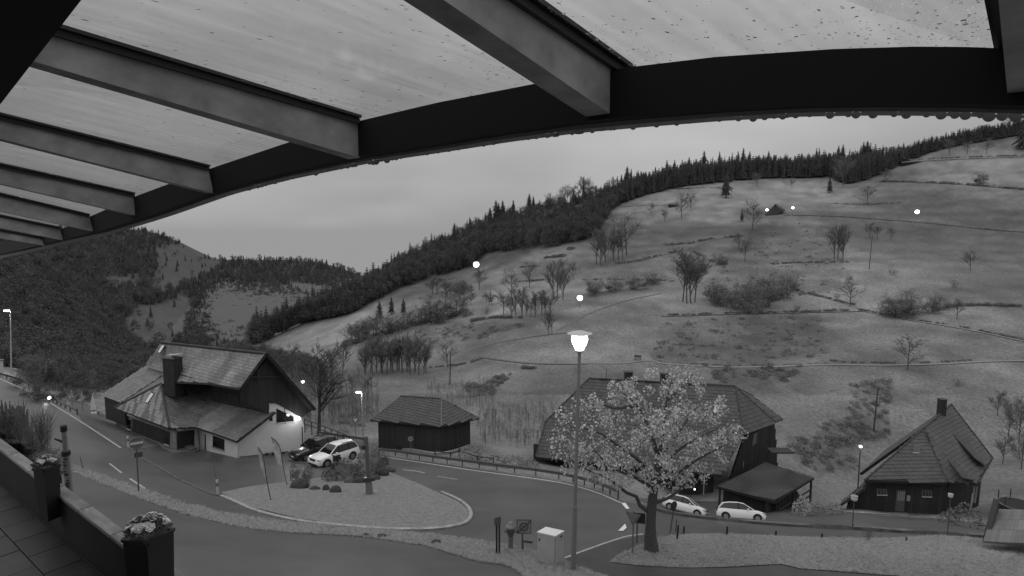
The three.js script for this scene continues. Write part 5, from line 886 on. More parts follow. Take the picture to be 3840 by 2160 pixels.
{ const { t, k } = signAt(1961, 2066, 'small low plate sign beside the cable cabinet'); mesh('post', cyl(V(0, -0.2, 0), V(0, 46 * k, 0), 0.03), grey(0.1), t); const p = mesh('plate', box(34 * k, 11 * k, 0.02, 20 * k, 38 * k, 0.03, 0, 0, -0.12), grey(0.22), t); mesh('stripe', box(28 * k, 4 * k, 0.01, 20 * k, 38 * k, 0.046, 0, 0, -0.12), grey(0.04), p); }
{ // notice on two posts
  const { t, k } = signAt(1867, 2082, 'small notice panel on two dark posts at the verge', 'notice board', 'notice_board'); for (const x of [-5, 6]) mesh('post', bar(V(x * k, -0.2, 0), V(x * k, 122 * k, 0), 6 * k, 0.05), grey(0.02), t);
  mesh('panel', rbox(27 * k, 29 * k, 0.06, 0.01, -1 * k, 137 * k, 0.02, 0.5), grey(0.14, { map: withRepeat(texRough, 3) }), t); mesh('pale_strip', bar(V(0, 0, -0.03), V(0, 122 * k, -0.03), 3 * k, 0.02), grey(0.35), t);
}
{ const { t, k } = signAt(2511, 1999, 'round sign seen from behind on a leaning post by the wall'); mesh('post', cyl(V(0, -0.2, 0), V(15 * k, 122 * k, 0), 0.035), grey(0.09), t); mesh('disc', new THREE.CylinderGeometry(18 * k, 18 * k, 0.02, 28).rotateX(Math.PI / 2).rotateY(0.9).translate(12 * k, 110 * k, 0.05), grey(0.03), t); }
{ const { t, k } = signAt(2531, 1906, 'pale oval topped sign behind the parked white car'); mesh('post', cyl(V(0, -0.2, 0), V(0, 60 * k, 0), 0.04), grey(0.2), t); const b = mesh('board', rbox(23 * k, 36 * k, 0.04, 0.2, 0, 66 * k, 0.05), grey(0.32), t); mesh('symbol', new THREE.TorusGeometry(7 * k, 2 * k, 6, 20).scale(0.8, 1.2, 0.3).translate(0, 66 * k, 0.09), grey(0.08), b); }
// ---------------------------------------------------------------- hydrant, cabinet, posts
{
  const { t, k } = signAt(1915, 2064, 'stout iron hydrant with domed cap in the verge grass', 'hydrant', 'hydrant'), L = (pts, n = 18) => new THREE.LatheGeometry(pts.map(([r, y]) => new THREE.Vector2(r * k, y * k)), n);
  mesh('column', L([[9, -4], [9, 46], [10.5, 47], [10.5, 51], [9, 52], [9, 58]]), grey(0.16), t); const b = mesh('body', L([[10, 58], [15, 72], [18.5, 90], [18.5, 94]]), grey(0.1, { roughness: 0.4 }), t);
  for (const s of [-1, 1]) mesh('outlet', cyl(V(s * 12 * k, 82 * k, 8 * k), V(s * 22 * k, 82 * k, 12 * k), 6 * k, 5 * k, 10), grey(0.12, { roughness: 0.4 }), b);
  mesh('cap', L([[20, 92], [20, 96], [15, 100], [12, 104], [9, 106], [9, 110], [4, 113], [0, 113]]), grey(0.18, { roughness: 0.35 }), t);
}
{
  const { D } = signAt(2060, 2118, 'pale grey cable cabinet with light lid beside the lamp post', 'cabinet', 'cable_cabinet'), t = scene.children[scene.children.length - 1]; t.rotation.y = 0;
  const p = (x, y, d) => P(x, y, D + d).sub(t.position), a = p(2015, 2096, 0.05), b = p(2081, 2116, -0.25), c = p(2113, 2112, 0.15), h = 124 / F * D, up = V(0, h, 0), d = a.clone().add(c).sub(b);
  const y0 = Math.min(a.y, b.y, c.y), base = [a, b, c, d].map(q => V(q.x, y0, q.z)), hull = (pts, y1, y2) => { const lo = pts.map(q => V(q.x, y1, q.z)), hi = pts.map(q => V(q.x, y2, q.z)), tr = []; for (let i = 0; i < 4; i++) { const j = (i + 1) % 4; tr.push(lo[i], lo[j], hi[j], lo[i], hi[j], hi[i]); } tr.push(hi[0], hi[1], hi[2], hi[0], hi[2], hi[3], lo[0], lo[2], lo[1], lo[0], lo[3], lo[2]); return tri(tr); };
  const cen = base.reduce((s, q) => s.clone().add(q), V(0, 0, 0)).multiplyScalar(0.25), grow = k => base.map(q => cen.clone().lerp(q, k));
  mesh('body', hull(base, y0, y0 + h), grey(0.5, { map: withRepeat(texSoft, 0.6), roughness: 0.6 }), t); mesh('plinth', hull(grow(1.04), y0 - 0.6, y0 + 0.04), grey(0.16), t); mesh('lid', hull(grow(1.05), y0 + h, y0 + h + 0.05), grey(0.75, { roughness: 0.5 }), t);
  const off = b.clone().sub(a).cross(V(0, 1, 0)).setY(0).normalize(); if (off.z < 0) off.negate();
  mesh('door_seam', bar(V(b.x, y0 + 0.08, b.z).addScaledVector(off, 0.005), V(b.x, y0 + h - 0.05, b.z).addScaledVector(off, 0.005), 0.014), grey(0.08), t); const e = base[0].clone().lerp(base[1], 0.12); mesh('vent', bar(e.clone().add(V(0, h * 0.78, 0)).addScaledVector(off, 0.02), e.clone().add(V(0, h * 0.84, 0)).addScaledVector(off, 0.02), 0.06, 0.02), grey(0.05), t);
  mesh('vent', bar(base[1].clone().lerp(base[2], 0.6).add(V(0.02, h * 0.92, 0.02)), base[1].clone().lerp(base[2], 0.75).add(V(0.02, h * 0.92, 0.02)), 0.03, 0.05), grey(0.06), t);
}
function delineator(px, py, hpx, label, snow) {
  const { t, k } = signAt(px, py, label, 'delineator', 'delineator_post'), h = hpx * k; mesh('post', rbox(h * 0.14, h, h * 0.1, 0.02, 0, h / 2, 0), grey(0.55), t); mesh('band', box(h * 0.15, h * 0.2, h * 0.11, 0, h * 0.68, 0, 0, 0, 0.15), grey(0.03), t); mesh('reflector', box(h * 0.06, h * 0.12, 0.01, 0, h * 0.68, h * 0.06), grey(0.4), t);
  if (snow) mesh('snow_pole', cyl(V(0, h * 0.8, 0), V(-h * 0.12, h * 1.95, 0), 0.02, 0.015, 6), grey(0.08), t);
}
delineator(816, 1855, 58, 'white delineator post with tall snow stick at the island tip', true);
delineator(481, 1679, 44, 'white delineator post with black band before the restaurant');
{ const { t, k } = signAt(316, 1768, 'thin leaning snow stick with pale foot at the verge', 'snow stick', 'snow_stick'); mesh('stick', cyl(V(0, -0.1, 0), V(-9 * k, 58 * k, 0), 0.03, 0.02, 6), grey(0.07), t); mesh('foot', cyl(V(0, -0.1, 0), V(-1 * k, 10 * k, 0), 0.06, 0.05, 8), grey(0.4), t); }
for (const [x, y, h, l] of [[2538, 2025, 60, 'tall dark fence post with a side knob at the field corner'], [2563, 2002, 30, 'short dark fence post behind the taller corner post'], [2724, 2008, 36, 'dark field edge fence post facing the parked hatchback'], [2908, 2011, 22, 'low field edge fence post near the lean-to'], [3081, 2020, 20, 'low field edge fence post near the lantern'], [3397, 2032, 18, 'low field edge fence post before the cottage'], [2533, 1992, 46, 'thin fence rod by the round sign']]) { const { t, k } = signAt(x, y, l, 'fence post', 'fence_post'); const w = l.startsWith('thin') ? 0.025 : 0.055; mesh('post', cyl(V(0, -0.3, 0), V(h * 0.06 * k, h * k, 0), w, w * 0.8, 7), grey(0.035), t); mesh('insulator', box(w * 1.6, w * 1.2, w * 2.6, h * 0.05 * k, h * 0.78 * k, 0), grey(0.02), t); }
function pole(px, py, hpx, label, cross) { const { t, k } = signAt(px, py, label, 'pole', 'wooden_pole'); mesh('shaft', cyl(V(0, -0.4, 0), V(hpx * 0.03 * k, hpx * k, 0), 0.13, 0.09, 8), grey(0.05), t); if (cross) mesh('crossbar', box(1.4, 0.1, 0.1, hpx * 0.028 * k, hpx * k * 0.82, 0), grey(0.05), t); }
pole(3276, 1616, 172, 'tall wooden pole standing below the scrub patch', true); pole(1687, 1442, 122, 'wooden pole on the lower slope beside the bare tree'); pole(3259, 1009, 128, 'thin wooden pole high on the open meadow'); pole(2160 - 322, 1132, 46, 'short wooden pole among the bushes on the slope'); pole(197, 1420, 165, 'pale thin pole before the dark spur');
// ---------------------------------------------------------------- guard rails
function guardRail(line, spacing, label, h = 0.75) {
  const t = thing('guard_rail', label, 'guard rail'), d = densify(line, 14), pts = d.map(([x, y]) => G(x, y)), c = new THREE.CatmullRomCurve3(pts), L = c.getLength(), n = Math.max(2, Math.round(L / spacing)), P_ = c.getSpacedPoints(n);
  for (let i = 0; i <= n; i++) mesh('post', box(0.1, h + 0.25, 0.1).translate(P_[i].x, P_[i].y + h / 2 - 0.12, P_[i].z), grey(0.09, { metalness: 0.3 }), t);
  const prof = [[0.0, 0], [0.06, 0.05], [0.06, 0.1], [0.01, 0.155], [0.06, 0.21], [0.06, 0.26], [0, 0.31]], m = grey(0.09, { metalness: 0.25, roughness: 0.5 });
  for (let i = 0; i < n; i++) { const a = P_[i], b = P_[i + 1], s = b.clone().sub(a).cross(V(0, 1, 0)).normalize(); if (s.dot(CAM.clone().sub(a)) < 0) s.negate(); const tr = [], at = (p, k, q) => p.clone().addScaledVector(s, 0.06 + prof[k][0] + q).add(V(0, h - 0.31 + prof[k][1], 0)); for (let k = 0; k + 1 < prof.length; k++) { tr.push(at(a, k, 0), at(b, k, 0), at(b, k + 1, 0), at(a, k, 0), at(b, k + 1, 0), at(a, k + 1, 0)); } tr.push(at(a, 6, 0), at(b, 6, 0), at(b, 6, -0.02), at(a, 6, 0), at(b, 6, -0.02), at(a, 6, -0.02)); mesh('rail', tri(tr), m, t); }
}
guardRail([[1422, 1704], [1479, 1708], [1544, 1719], [1623, 1731], [1780, 1753], [1919, 1772], [2080, 1794], [2160, 1812], [2247, 1838], [2318, 1872]], 2.2, 'steel guard rail along the outside of the bend below the shed');
guardRail([[1190, 1636], [1240, 1643], [1300, 1652], [1366, 1662]], 1.8, 'short steel guard rail behind the parked cars');
guardRail([[-300, 1295], [0, 1416], [60, 1430], [150, 1478], [230, 1524], [290, 1556]], 2.5, 'dark guard rail beside the uphill road');
{ const t = thing('handrail', 'sloping timber handrail beside the restaurant corner', 'handrail'), a = P(1142, 1572, 69), b = P(1310, 1636, 76), n = 7; for (const dy of [0, -0.55]) mesh('rail', bar(a.clone().add(V(0, dy, 0)), b.clone().add(V(0, dy, 0)), 0.08, 0.1), grey(0.09), t); for (let i = 0; i <= n; i++) { const p = a.clone().lerp(b, i / n); mesh('post', bar(p.clone().add(V(0, 0.05, 0)), p.clone().add(V(0, -1.6, 0)), 0.09), grey(0.06), t); } }
{ const t = thing('garden_fence', 'low wooden rail fence between shed and hedge', 'fence'), pts = [[1632, 1712], [1690, 1722], [1722, 1712], [1790, 1735], [1850, 1742]].map(p => G(...p)); for (let i = 0; i < pts.length; i++) { mesh('post', bar(pts[i].clone().add(V(0, -0.3, 0)), pts[i].clone().add(V(0, i === 2 ? 1.25 : 0.8, 0)), 0.12), grey(0.03), t); if (i) mesh('rail', bar(pts[i - 1].clone().add(V(0, 0.65, 0)), pts[i].clone().add(V(0, 0.65, 0)), 0.06, 0.1), grey(0.035), t); } }
structure('kerb', strip(densify([[1417, 1676], [1470, 1682], [1560, 1695], [1632, 1706], [1690, 1700], [1760, 1676]], 8), 0.3, 0.3, 0.5), grey(0.26), 'pale base strip in front of the shed', 'kerb');
structure('retaining_wall', strip(densify([[2440, 1906], [2480, 1922], [2600, 1941], [2780, 1961], [3000, 1977], [3200, 1987], [3400, 2000], [3640, 2016], [3800, 2028]], 10), 0.3, 0.24, 2.4), grey(0.16, { map: withRepeat(texRough, 0.25) }), 'low retaining wall with pale top along the road', 'wall');
// ---------------------------------------------------------------- cars (x forwards, y up, z to the car's right)
function car(o, px, py, heading, label) {
  const p = G(px, py), t = thing(o.name, label, 'car', p, -(heading - 90) * Math.PI / 180), { L, Wd, H } = o, hw = Wd / 2;
  // sit on the slope
  const f = azv(heading), a = 1.2, up = G(px, py - 12).sub(G(px, py + 12)), n = up.clone().cross(G(px + 12, py).sub(p)).normalize(); if (n.y < 0) n.negate(); const fx = f.clone().addScaledVector(n, -f.dot(n)).normalize(), rz = fx.clone().cross(n);
  n.lerp(V(0, 1, 0), o.level ?? 0).normalize(); fx.copy(f).addScaledVector(n, -f.dot(n)).normalize(); rz.copy(fx).cross(n); t.position.y += (o.level ?? 0) * 0.35; t.quaternion.setFromRotationMatrix(new THREE.Matrix4().makeBasis(fx, n, rz)); t.scale.setScalar(o.scale ?? 1);
  const ring = (list, ringFn, m) => { const g = [], R = list.map(ringFn), N = R[0].length; for (let i = 0; i + 1 < R.length; i++) for (let k = 0; k < N; k++) { const q = (k + 1) % N; g.push(R[i][k], R[i + 1][k], R[i + 1][q], R[i][k], R[i + 1][q], R[i][q]); } for (const e of [R[0], R[R.length - 1]]) for (let k = 1; k + 1 < N; k++) g.push(e[0], e[k], e[k + 1]); return toCreasedNormals(mergeVertices(tri(g).deleteAttribute('normal').deleteAttribute('uv'), 1e-4), 0.7); };
  const lower = o.lower, gh = o.house;
  const body = mesh('body', ring(lower, ([x, y0, y1, w]) => { const W = hw * w, r = []; const half = [[0, y0], [W * 0.92, y0], [W * 0.99, y0 + 0.12], [W, y0 + (y1 - y0) * 0.45], [W * 0.985, y1 - 0.16], [W * 0.93, y1 - 0.05], [W * 0.8, y1], [0, y1 + 0.025]]; half.forEach(([z, y]) => r.push(V(x, y, z))); half.slice(1, -1).reverse().forEach(([z, y]) => r.push(V(x, y, -z))); return r; }), o.paint, t);
  // greenhouse of dark glass, painted roof and pillars
  const cross = ([x, yb, yt, wb, wt]) => [V(x, yb, hw * wb), V(x, yt, hw * wt), V(x, yt + 0.01, 0), V(x, yt, -hw * wt), V(x, yb, -hw * wb)];
  mesh('window_glass', ring(gh, cross), o.glass, t);
  const top = gh.slice(1, -1); mesh('roof', ring(top, ([x, yb, yt, wb, wt]) => { const w = hw * wt; return [V(x, yt - 0.02, w + 0.015), V(x, yt + 0.035, w * 0.9), V(x, yt + 0.06, w * 0.4), V(x, yt + 0.06, -w * 0.4), V(x, yt + 0.035, -w * 0.9), V(x, yt - 0.02, -w - 0.015)]; }), o.paint, t);
  const bt = (x, s) => { for (let i = 0; i + 1 < gh.length; i++) { const A = gh[i], B = gh[i + 1]; if ((A[0] - x) * (B[0] - x) <= 0 && A[0] !== B[0]) { const k = (x - A[0]) / (B[0] - A[0]), l = j => A[j] + (B[j] - A[j]) * k; return [V(x, l(1), s * hw * l(3)), V(x, l(2), s * hw * l(4))]; } } };
  for (const s of [-1, 1]) {
    const fs = gh[0], f1 = gh[1], e1 = gh[gh.length - 2], e0 = gh[gh.length - 1];
    mesh('pillar', bar(V(fs[0], fs[1], s * hw * fs[3]), V(f1[0], f1[2], s * hw * f1[4]), 0.07, 0.06), o.paint, t);
    mesh('pillar', bar(V(e0[0] + 0.1, e0[1], s * hw * e0[3]), V(e1[0] + 0.05, e1[2], s * hw * e1[4]), 0.2, 0.07), o.paint, t);
    for (const x of o.pillars) { const q = bt(x, s); mesh('pillar', bar(q[0], q[1], 0.08, 0.05), grey(0.015), t); }
    mesh('mirror', new RoundedBoxGeometry(0.14, 0.15, 0.22, 2, 0.05).translate(gh[1][0] + 0.28, fs[1] + 0.07, s * (hw + 0.1)), o.paint, t);
    mesh('headlight', rbox(0.3, 0.13, 0.36, 0.05, L / 2 - 0.2, o.lightY, s * (hw - 0.27)), grey(0.35, { roughness: 0.1 }), t);
    mesh('tail_light', rbox(0.12, 0.3, 0.2, 0.04, -L / 2 + 0.07, o.lightY + 0.15, s * (hw - 0.14)), grey(0.05, { roughness: 0.2 }), t);
    for (const x of o.axles) { const w = mesh('wheel', new THREE.CylinderGeometry(o.wr, o.wr, 0.22, 24).rotateX(Math.PI / 2).translate(x, o.wr, s * (hw - 0.1)), grey(0.012), t); mesh('rim', new THREE.CylinderGeometry(o.wr * 0.64, o.wr * 0.6, 0.03, 16).rotateX(Math.PI / 2).translate(x, o.wr, s * (hw + 0.012)), grey(0.3, { metalness: 0.7, roughness: 0.3 }), w); mesh('wheel_arch', new THREE.TorusGeometry(o.wr * 1.1, 0.05, 6, 20, Math.PI).translate(x, o.wr, s * (hw - 0.02)), grey(0.015), t); }
    if (o.railing) mesh('roof_rail', bar(V(gh[2][0], gh[2][2] + 0.09, s * hw * 0.68), V(gh[gh.length - 2][0], e1[2] + 0.07, s * hw * 0.68), 0.035), grey(0.02), t);
  }
  mesh('grille', rbox(0.06, 0.2, Wd * 0.42, 0.03, L / 2 - 0.02, o.lightY - 0.03, 0), grey(0.012), t); mesh('bumper_intake', rbox(0.06, 0.16, Wd * 0.62, 0.03, L / 2 - 0.01, 0.36, 0), grey(0.012), t); mesh('number_plate', box(0.02, 0.11, 0.5, L / 2 + 0.02, 0.5, 0), grey(0.6), t);
  mesh('rear_plate', box(0.02, 0.11, 0.5, -L / 2 - 0.01, 0.75, 0), grey(0.6), t);
  return t;
}
const suv = (paint) => ({ name: 'parked_car', L: 4.5, Wd: 1.86, H: 1.68, paint, glass: grey(0.012, { roughness: 0.06 }), wr: 0.36, axles: [1.4, -1.3], pillars: [0.05, -0.95], lightY: 0.78, railing: true,
  lower: [[2.24, 0.42, 0.72, 0.78], [2.12, 0.3, 0.88, 0.92], [1.7, 0.28, 0.97, 0.99], [1.1, 0.28, 1.02, 1], [0.6, 0.28, 1.05, 1], [-1.2, 0.28, 1.08, 1], [-1.9, 0.3, 1.1, 0.97], [-2.16, 0.34, 1.06, 0.9], [-2.25, 0.5, 0.9, 0.82]],
  house: [[1.02, 1.0, 1.01, 0.86, 0.86], [0.2, 1.04, 1.58, 0.93, 0.7], [-0.3, 1.05, 1.64, 0.95, 0.72], [-1.1, 1.07, 1.63, 0.95, 0.71], [-1.75, 1.08, 1.55, 0.92, 0.68], [-2.12, 1.07, 1.09, 0.86, 0.8]] });
const hatch = (paint) => ({ name: 'parked_car', L: 4.0, Wd: 1.72, H: 1.5, paint, glass: grey(0.02, { roughness: 0.06 }), wr: 0.3, axles: [1.28, -1.22], pillars: [-0.15], lightY: 0.7,
  lower: [[1.98, 0.36, 0.6, 0.72], [1.86, 0.26, 0.76, 0.9], [1.45, 0.24, 0.88, 0.98], [0.95, 0.24, 0.94, 1], [0.4, 0.24, 0.95, 1], [-1.2, 0.24, 0.98, 1], [-1.7, 0.26, 0.98, 0.96], [-1.95, 0.34, 0.86, 0.86]],
  house: [[1.12, 0.9, 0.92, 0.84, 0.84], [0.3, 0.94, 1.38, 0.92, 0.7], [-0.2, 0.95, 1.45, 0.94, 0.72], [-0.9, 0.96, 1.43, 0.94, 0.7], [-1.45, 0.97, 1.34, 0.9, 0.66], [-1.88, 0.96, 0.98, 0.84, 0.78]] });
const paintWhite = new THREE.MeshPhysicalMaterial({ color: new THREE.Color(0.82, 0.82, 0.82), roughness: 0.35, clearcoat: 0.8, clearcoatRoughness: 0.08, side: THREE.DoubleSide }), paintDark = new THREE.MeshPhysicalMaterial({ color: new THREE.Color(0.008, 0.008, 0.008), roughness: 0.3, clearcoat: 1, clearcoatRoughness: 0.05, side: THREE.DoubleSide });
car({ ...suv(paintWhite), scale: 1.15, level: 0.7 }, 1254, 1740, -143, 'white SUV parked beside the island shrubs');
car({ ...suv(paintDark), scale: 1.15, level: 0.7 }, 1180, 1718, -140, 'black SUV parked against the white restaurant wall');
car({ ...hatch(paintWhite), scale: 0.86 }, 2778, 1953, 108, 'white hatchback parked in front of the lean-to');
car({ ...hatch(paintWhite), scale: 0.86 }, 2566, 1925, 120, 'white car partly hidden by the wall and the round sign');
// ---------------------------------------------------------------- blossoming tree
{
  const b = G(2438, 2069), D = tps(2438, 2069), k = D / F, t = thing('blossom_tree', 'old fruit tree in full pale blossom on the grass field', 'tree', b), at = (x, y, d = 0) => P(x, y, D + d).sub(b);
  const tube = (pts, r0, r1) => { const c = new THREE.CatmullRomCurve3(pts), n = 10, g = new THREE.TubeGeometry(c, n, 1, 8), pos = g.attributes.position; for (let i = 0; i <= n; i++) { const q = c.getPointAt(i / n), r = r0 + (r1 - r0) * i / n; for (let j = 0; j <= 8; j++) { const id = i * 9 + j, v = V(pos.getX(id), pos.getY(id), pos.getZ(id)).sub(q).multiplyScalar(r * (1 + 0.12 * (hash2(i, j, 5) - 0.5))).add(q); pos.setXYZ(id, v.x, v.y, v.z); } } g.computeVertexNormals(); return g; };
  const bark = grey(0.11, { map: withRepeat(texWood, 2), roughness: 1 }), fork = at(2447, 1872);
  mesh('trunk', [tube([V(0, -0.3, 0), V(0.0, 0.5, 0), at(2440, 1950), fork, at(2456, 1800), at(2470, 1720)], 0.28, 0.13), tube([V(0.1, -0.2, 0.05), V(0.06, 0.3, 0.02), at(2440, 2000)], 0.33, 0.22)], bark, t);
  const limbs = [[[2430, 1920], [2395, 1890], [2386, 1862], [2345, 1845], [2290, 1800], [2200, 1760], [2120, 1720]], [[2440, 1890], [2500, 1870], [2560, 1830], [2640, 1790]], [[2456, 1800], [2400, 1730], [2330, 1680], [2240, 1620], [2140, 1600]], [[2465, 1760], [2540, 1690], [2620, 1640], [2710, 1600]], [[2468, 1720], [2440, 1620], [2390, 1520], [2330, 1470]], [[2468, 1720], [2490, 1610], [2500, 1500], [2520, 1420]], [[2468, 1720], [2560, 1600], [2610, 1530], [2650, 1500]], [[2450, 1830], [2380, 1790], [2290, 1750], [2230, 1690]], [[2390, 1520], [2300, 1530], [2230, 1500]], [[2500, 1500], [2560, 1450], [2600, 1400]], [[2450, 1800], [2530, 1780], [2620, 1720], [2740, 1660]]];
  limbs.forEach((l, i) => { const ph = i * 2.4, dz = Math.sin(ph) * 1.6; mesh('limb', tube(l.map(([x, y], j) => at(x, y, dz * j / (l.length - 1))), 0.09, 0.018), bark, t); });
  // flower clusters gathered along and round the limbs
  const clumps = []; for (const [i, l] of limbs.entries()) { const dz = Math.sin(i * 2.4) * 1.6; for (let j = 1; j < l.length; j++) for (let m = 0; m < 4; m++) { const k2 = rnd(), x = l[j - 1][0] + (l[j][0] - l[j - 1][0]) * k2, y = l[j - 1][1] + (l[j][1] - l[j - 1][1]) * k2; if (y > 1810) continue; clumps.push([at(x, y, dz * j / l.length).add(V(rr(-0.5, 0.5), rr(-0.25, 0.5), rr(-0.7, 0.7))), rr(0.16, 0.42)]); } }
  for (let i = 0; i < 120; i++) { const v = inBall(); v.setLength(Math.pow(v.length(), 0.55)); const x = 2420 + v.x * 330, y = 1620 + v.y * 215; clumps.push([at(x, y, v.z * 2.6), rr(0.16, 0.42)]); }
  for (const [x, y] of [[2100, 1610], [2080, 1640], [2120, 1660], [2090, 1700], [2750, 1600], [2770, 1625], [2740, 1640], [2560, 1400], [2520, 1395], [2350, 1450], [2700, 1500], [2690, 1560], [2130, 1760], [2220, 1770], [2330, 1790], [2560, 1800], [2450, 1400]]) clumps.push([at(x, y, rr(-1, 1)), rr(0.25, 0.42)]);
  const pts = [], cols = [], lp = [];
  for (const [c, r] of clumps) { const n = Math.round(14 + r * 110); for (let i = 0; i < n; i++) { const v = inBall().multiplyScalar(r), p = c.clone().add(v), s = rr(0.03, 0.06), tone = rr(0.7, 1.15); if (rnd() < 0.16) { const d = V(rr(-1, 1), rr(-1, 1), rr(-1, 1)).normalize(), e = V(rr(-1, 1), rr(-1, 1), rr(-1, 1)).cross(d).normalize(); lp.push(p.clone().addScaledVector(e, -0.02), p.clone().addScaledVector(e, 0.02), p.clone().addScaledVector(d, 0.09)); continue; }
    const ax = V(rr(-1, 1), rr(-0.4, 1), rr(-0.6, 1)).normalize(), u = V(rr(-1, 1), rr(-1, 1), rr(-1, 1)).cross(ax).normalize(), w = ax.clone().cross(u); for (let q = 0; q < 5; q++) { const a0 = q * 1.2566, a1 = a0 + 1.15, am = (a0 + a1) / 2; const P0 = p.clone(), P1 = p.clone().addScaledVector(u, Math.cos(a0) * s).addScaledVector(w, Math.sin(a0) * s).addScaledVector(ax, s * 0.3), P2 = p.clone().addScaledVector(u, Math.cos(a1) * s).addScaledVector(w, Math.sin(a1) * s).addScaledVector(ax, s * 0.3); pts.push(P0, P1, P2); cols.push(tone, tone, tone); } } }
  const m1 = mesh('blossoms', tri(pts, cols), grey(0.55, { vertexColors: true, roughness: 0.9 }), t); m1.userData.kind = 'stuff'; const m2 = mesh('leaves', tri(lp), grey(0.2), t); m2.userData.kind = 'stuff';
  const tw = []; for (const [c] of clumps) for (let i = 0; i < 3; i++) { const a = c.clone().add(inBall().multiplyScalar(0.5)), e = c.clone().add(inBall().multiplyScalar(0.4)), w = V(0.008, 0, 0); tw.push(a.clone().sub(w), a.clone().add(w), e); } mesh('twigs', tri(tw), bark, t).userData.kind = 'stuff';
}
// ---------------------------------------------------------------- large bare tree by the restaurant
{
  const big = branchTree(4, { n: [13, 6, 5, 5], ang: 0.75, r: 0.022, up: 0.22, trunk: 0.28, tw: 0.0022 }), b = G(1196, 1622), h = 285 / F * tps(1196, 1622), t = thing('bare_tree', 'large leafless tree with spreading fine branches beside the restaurant', 'tree', b, 0.7); t.scale.set(h * 1.1, h * 1.12, h * 1.1); mesh('trunk', big[0], grey(0.05), t); mesh('crown', big[1], grey(0.09), t);
}
// ---------------------------------------------------------------- shrubs and hedges near the houses
const tuftMat = (l) => grey(l, { roughness: 1 });
for (const [x, y, h, w, l, lab] of [[1765, 1722, 52, 1.7, 0.22, 'rounded clipped shrub next to the shed corner'], [1850, 1744, 42, 2.2, 0.2, 'long rounded hedge shrub behind the guard rail'], [1925, 1752, 44, 2.2, 0.2, 'second rounded hedge shrub behind the guard rail'], [1985, 1758, 40, 1.8, 0.19, 'hedge shrub against the farmhouse eaves'], [3010, 1930, 72, 0.9, 0.4, 'pale bushy shrub beside the lean-to'], [3065, 1922, 38, 1.4, 0.24, 'round grey shrub by the lane'], [3055, 1935, 30, 1.3, 0.22, 'small round shrub at the lane edge'], [3130, 1928, 46, 1.3, 0.22, 'round shrub touching the cottage skirt roof'], [3320, 2020, 24, 1.3, 0.24, 'small round bush on the field edge by the wall'], [3620, 1975, 90, 1.2, 0.15, 'ragged shrub beside the cottage corner'], [3560, 1960, 45, 1.5, 0.14, 'low shrub under the cottage side wall']]) tree('shrub', x, y, h, lab, null, w, { crown: tuftMat(l) });
for (const [x, y, h, w, lab, soft] of [[1300, 1800, 92, 1.3, 'dense soft shrub in front of the white SUV door', 1], [1355, 1792, 98, 1.2, 'dense soft shrub behind the shrine post', 1], [1425, 1775, 100, 0.9, 'soft shrub rising over the island rock heap', 1], [1245, 1806, 55, 1.3, 'low soft shrub under the plough beam', 1], [1150, 1824, 80, 0.6, 'narrow soft shrub between the island boulders', 1], [1108, 1806, 78, 0.6, 'narrow soft shrub behind the largest boulder', 1], [1145, 1820, 85, 0.9, 'upright twiggy shrub between two island boulders'], [1110, 1800, 85, 0.8, 'thin shrub behind the big island boulder'], [1300, 1795, 85, 1.4, 'dense shrub in front of the white SUV'], [1350, 1790, 90, 1.4, 'dense shrub beside the wooden shrine post'], [1425, 1770, 95, 1.1, 'tall shrub at the corner of the island rocks'], [1250, 1800, 60, 1.2, 'low shrub round the old plough'], [3250, 2030, 75, 0.8, 'sparse bare shrub on the field edge before the cottage']]) tree(soft ? 'shrubFine' : 'twiggy', x, y, h, lab, null, w, { crown: tuftMat(0.15) });
for (const [x, y, h, w] of [[120, 1490, 70, 1.3], [170, 1510, 80, 1.2], [215, 1515, 70, 1.2], [60, 1455, 55, 1.3], [260, 1505, 60, 1.3], [310, 1512, 55, 1.3], [350, 1490, 50, 1.4], [230, 1460, 80, 1.4]]) tree('shrubFine', x, y, h, 'dark bushy shrub beyond the uphill guard rail', 'shrubs beyond the uphill guard rail', w, { crown: tuftMat(0.09) });
for (const [x, y, h, w] of [[1240, 1430, 120, 0.9], [1285, 1410, 130, 0.9], [1100, 1400, 110, 1], [1050, 1390, 90, 1], [1150, 1420, 100, 1], [980, 1370, 80, 1.2], [900, 1350, 80, 1.2], [1210, 1480, 100, 1], [1320, 1480, 80, 1], [1380, 1500, 90, 1]]) tree('bare', x, y, h, 'leafless tree in the thicket behind the restaurant', 'thicket behind the restaurant', w, { crown: grey(0.14) });
for (const [x, y, h, w] of [[3780, 1640, 150, 0.8], [3820, 1660, 170, 0.9], [3760, 1740, 120, 0.9], [3830, 1760, 140, 1], [3740, 1560, 100, 1]]) tree('bare', x, y, h, 'dim leafless tree on the slope behind the cottage', 'trees behind the cottage', w, { crown: grey(0.13) });
// ---------------------------------------------------------------- the island: boulders, shrine post, plough
function boulder(px, py, wpx, hpx, label, l = 0.07) { const b = G(px, py), k = tps(px, py) / F, g = new THREE.IcosahedronGeometry(1, 3), pos = g.attributes.position, s = rnd() * 50; for (let i = 0; i < pos.count; i++) { const v = V(pos.getX(i), pos.getY(i), pos.getZ(i)), n = 0.75 + 0.5 * fbm(v.x * 1.4 + s, v.y * 1.4 + v.z * 1.1 + s, 3, 4); v.multiplyScalar(n); v.x = Math.round(v.x * 5) / 5 * 0.3 + v.x * 0.7; pos.setXYZ(i, v.x * wpx / 2 * k, Math.max(v.y, -0.4) * hpx * 0.62 * k + hpx * 0.3 * k, v.z * wpx * 0.4 * k); } const m = mesh('boulder', toCreasedNormals(g, 0.5), grey(l, { map: withRepeat(texRough, 2), roughness: 1 })); m.position.copy(b); tag(m, label, 'boulder'); }
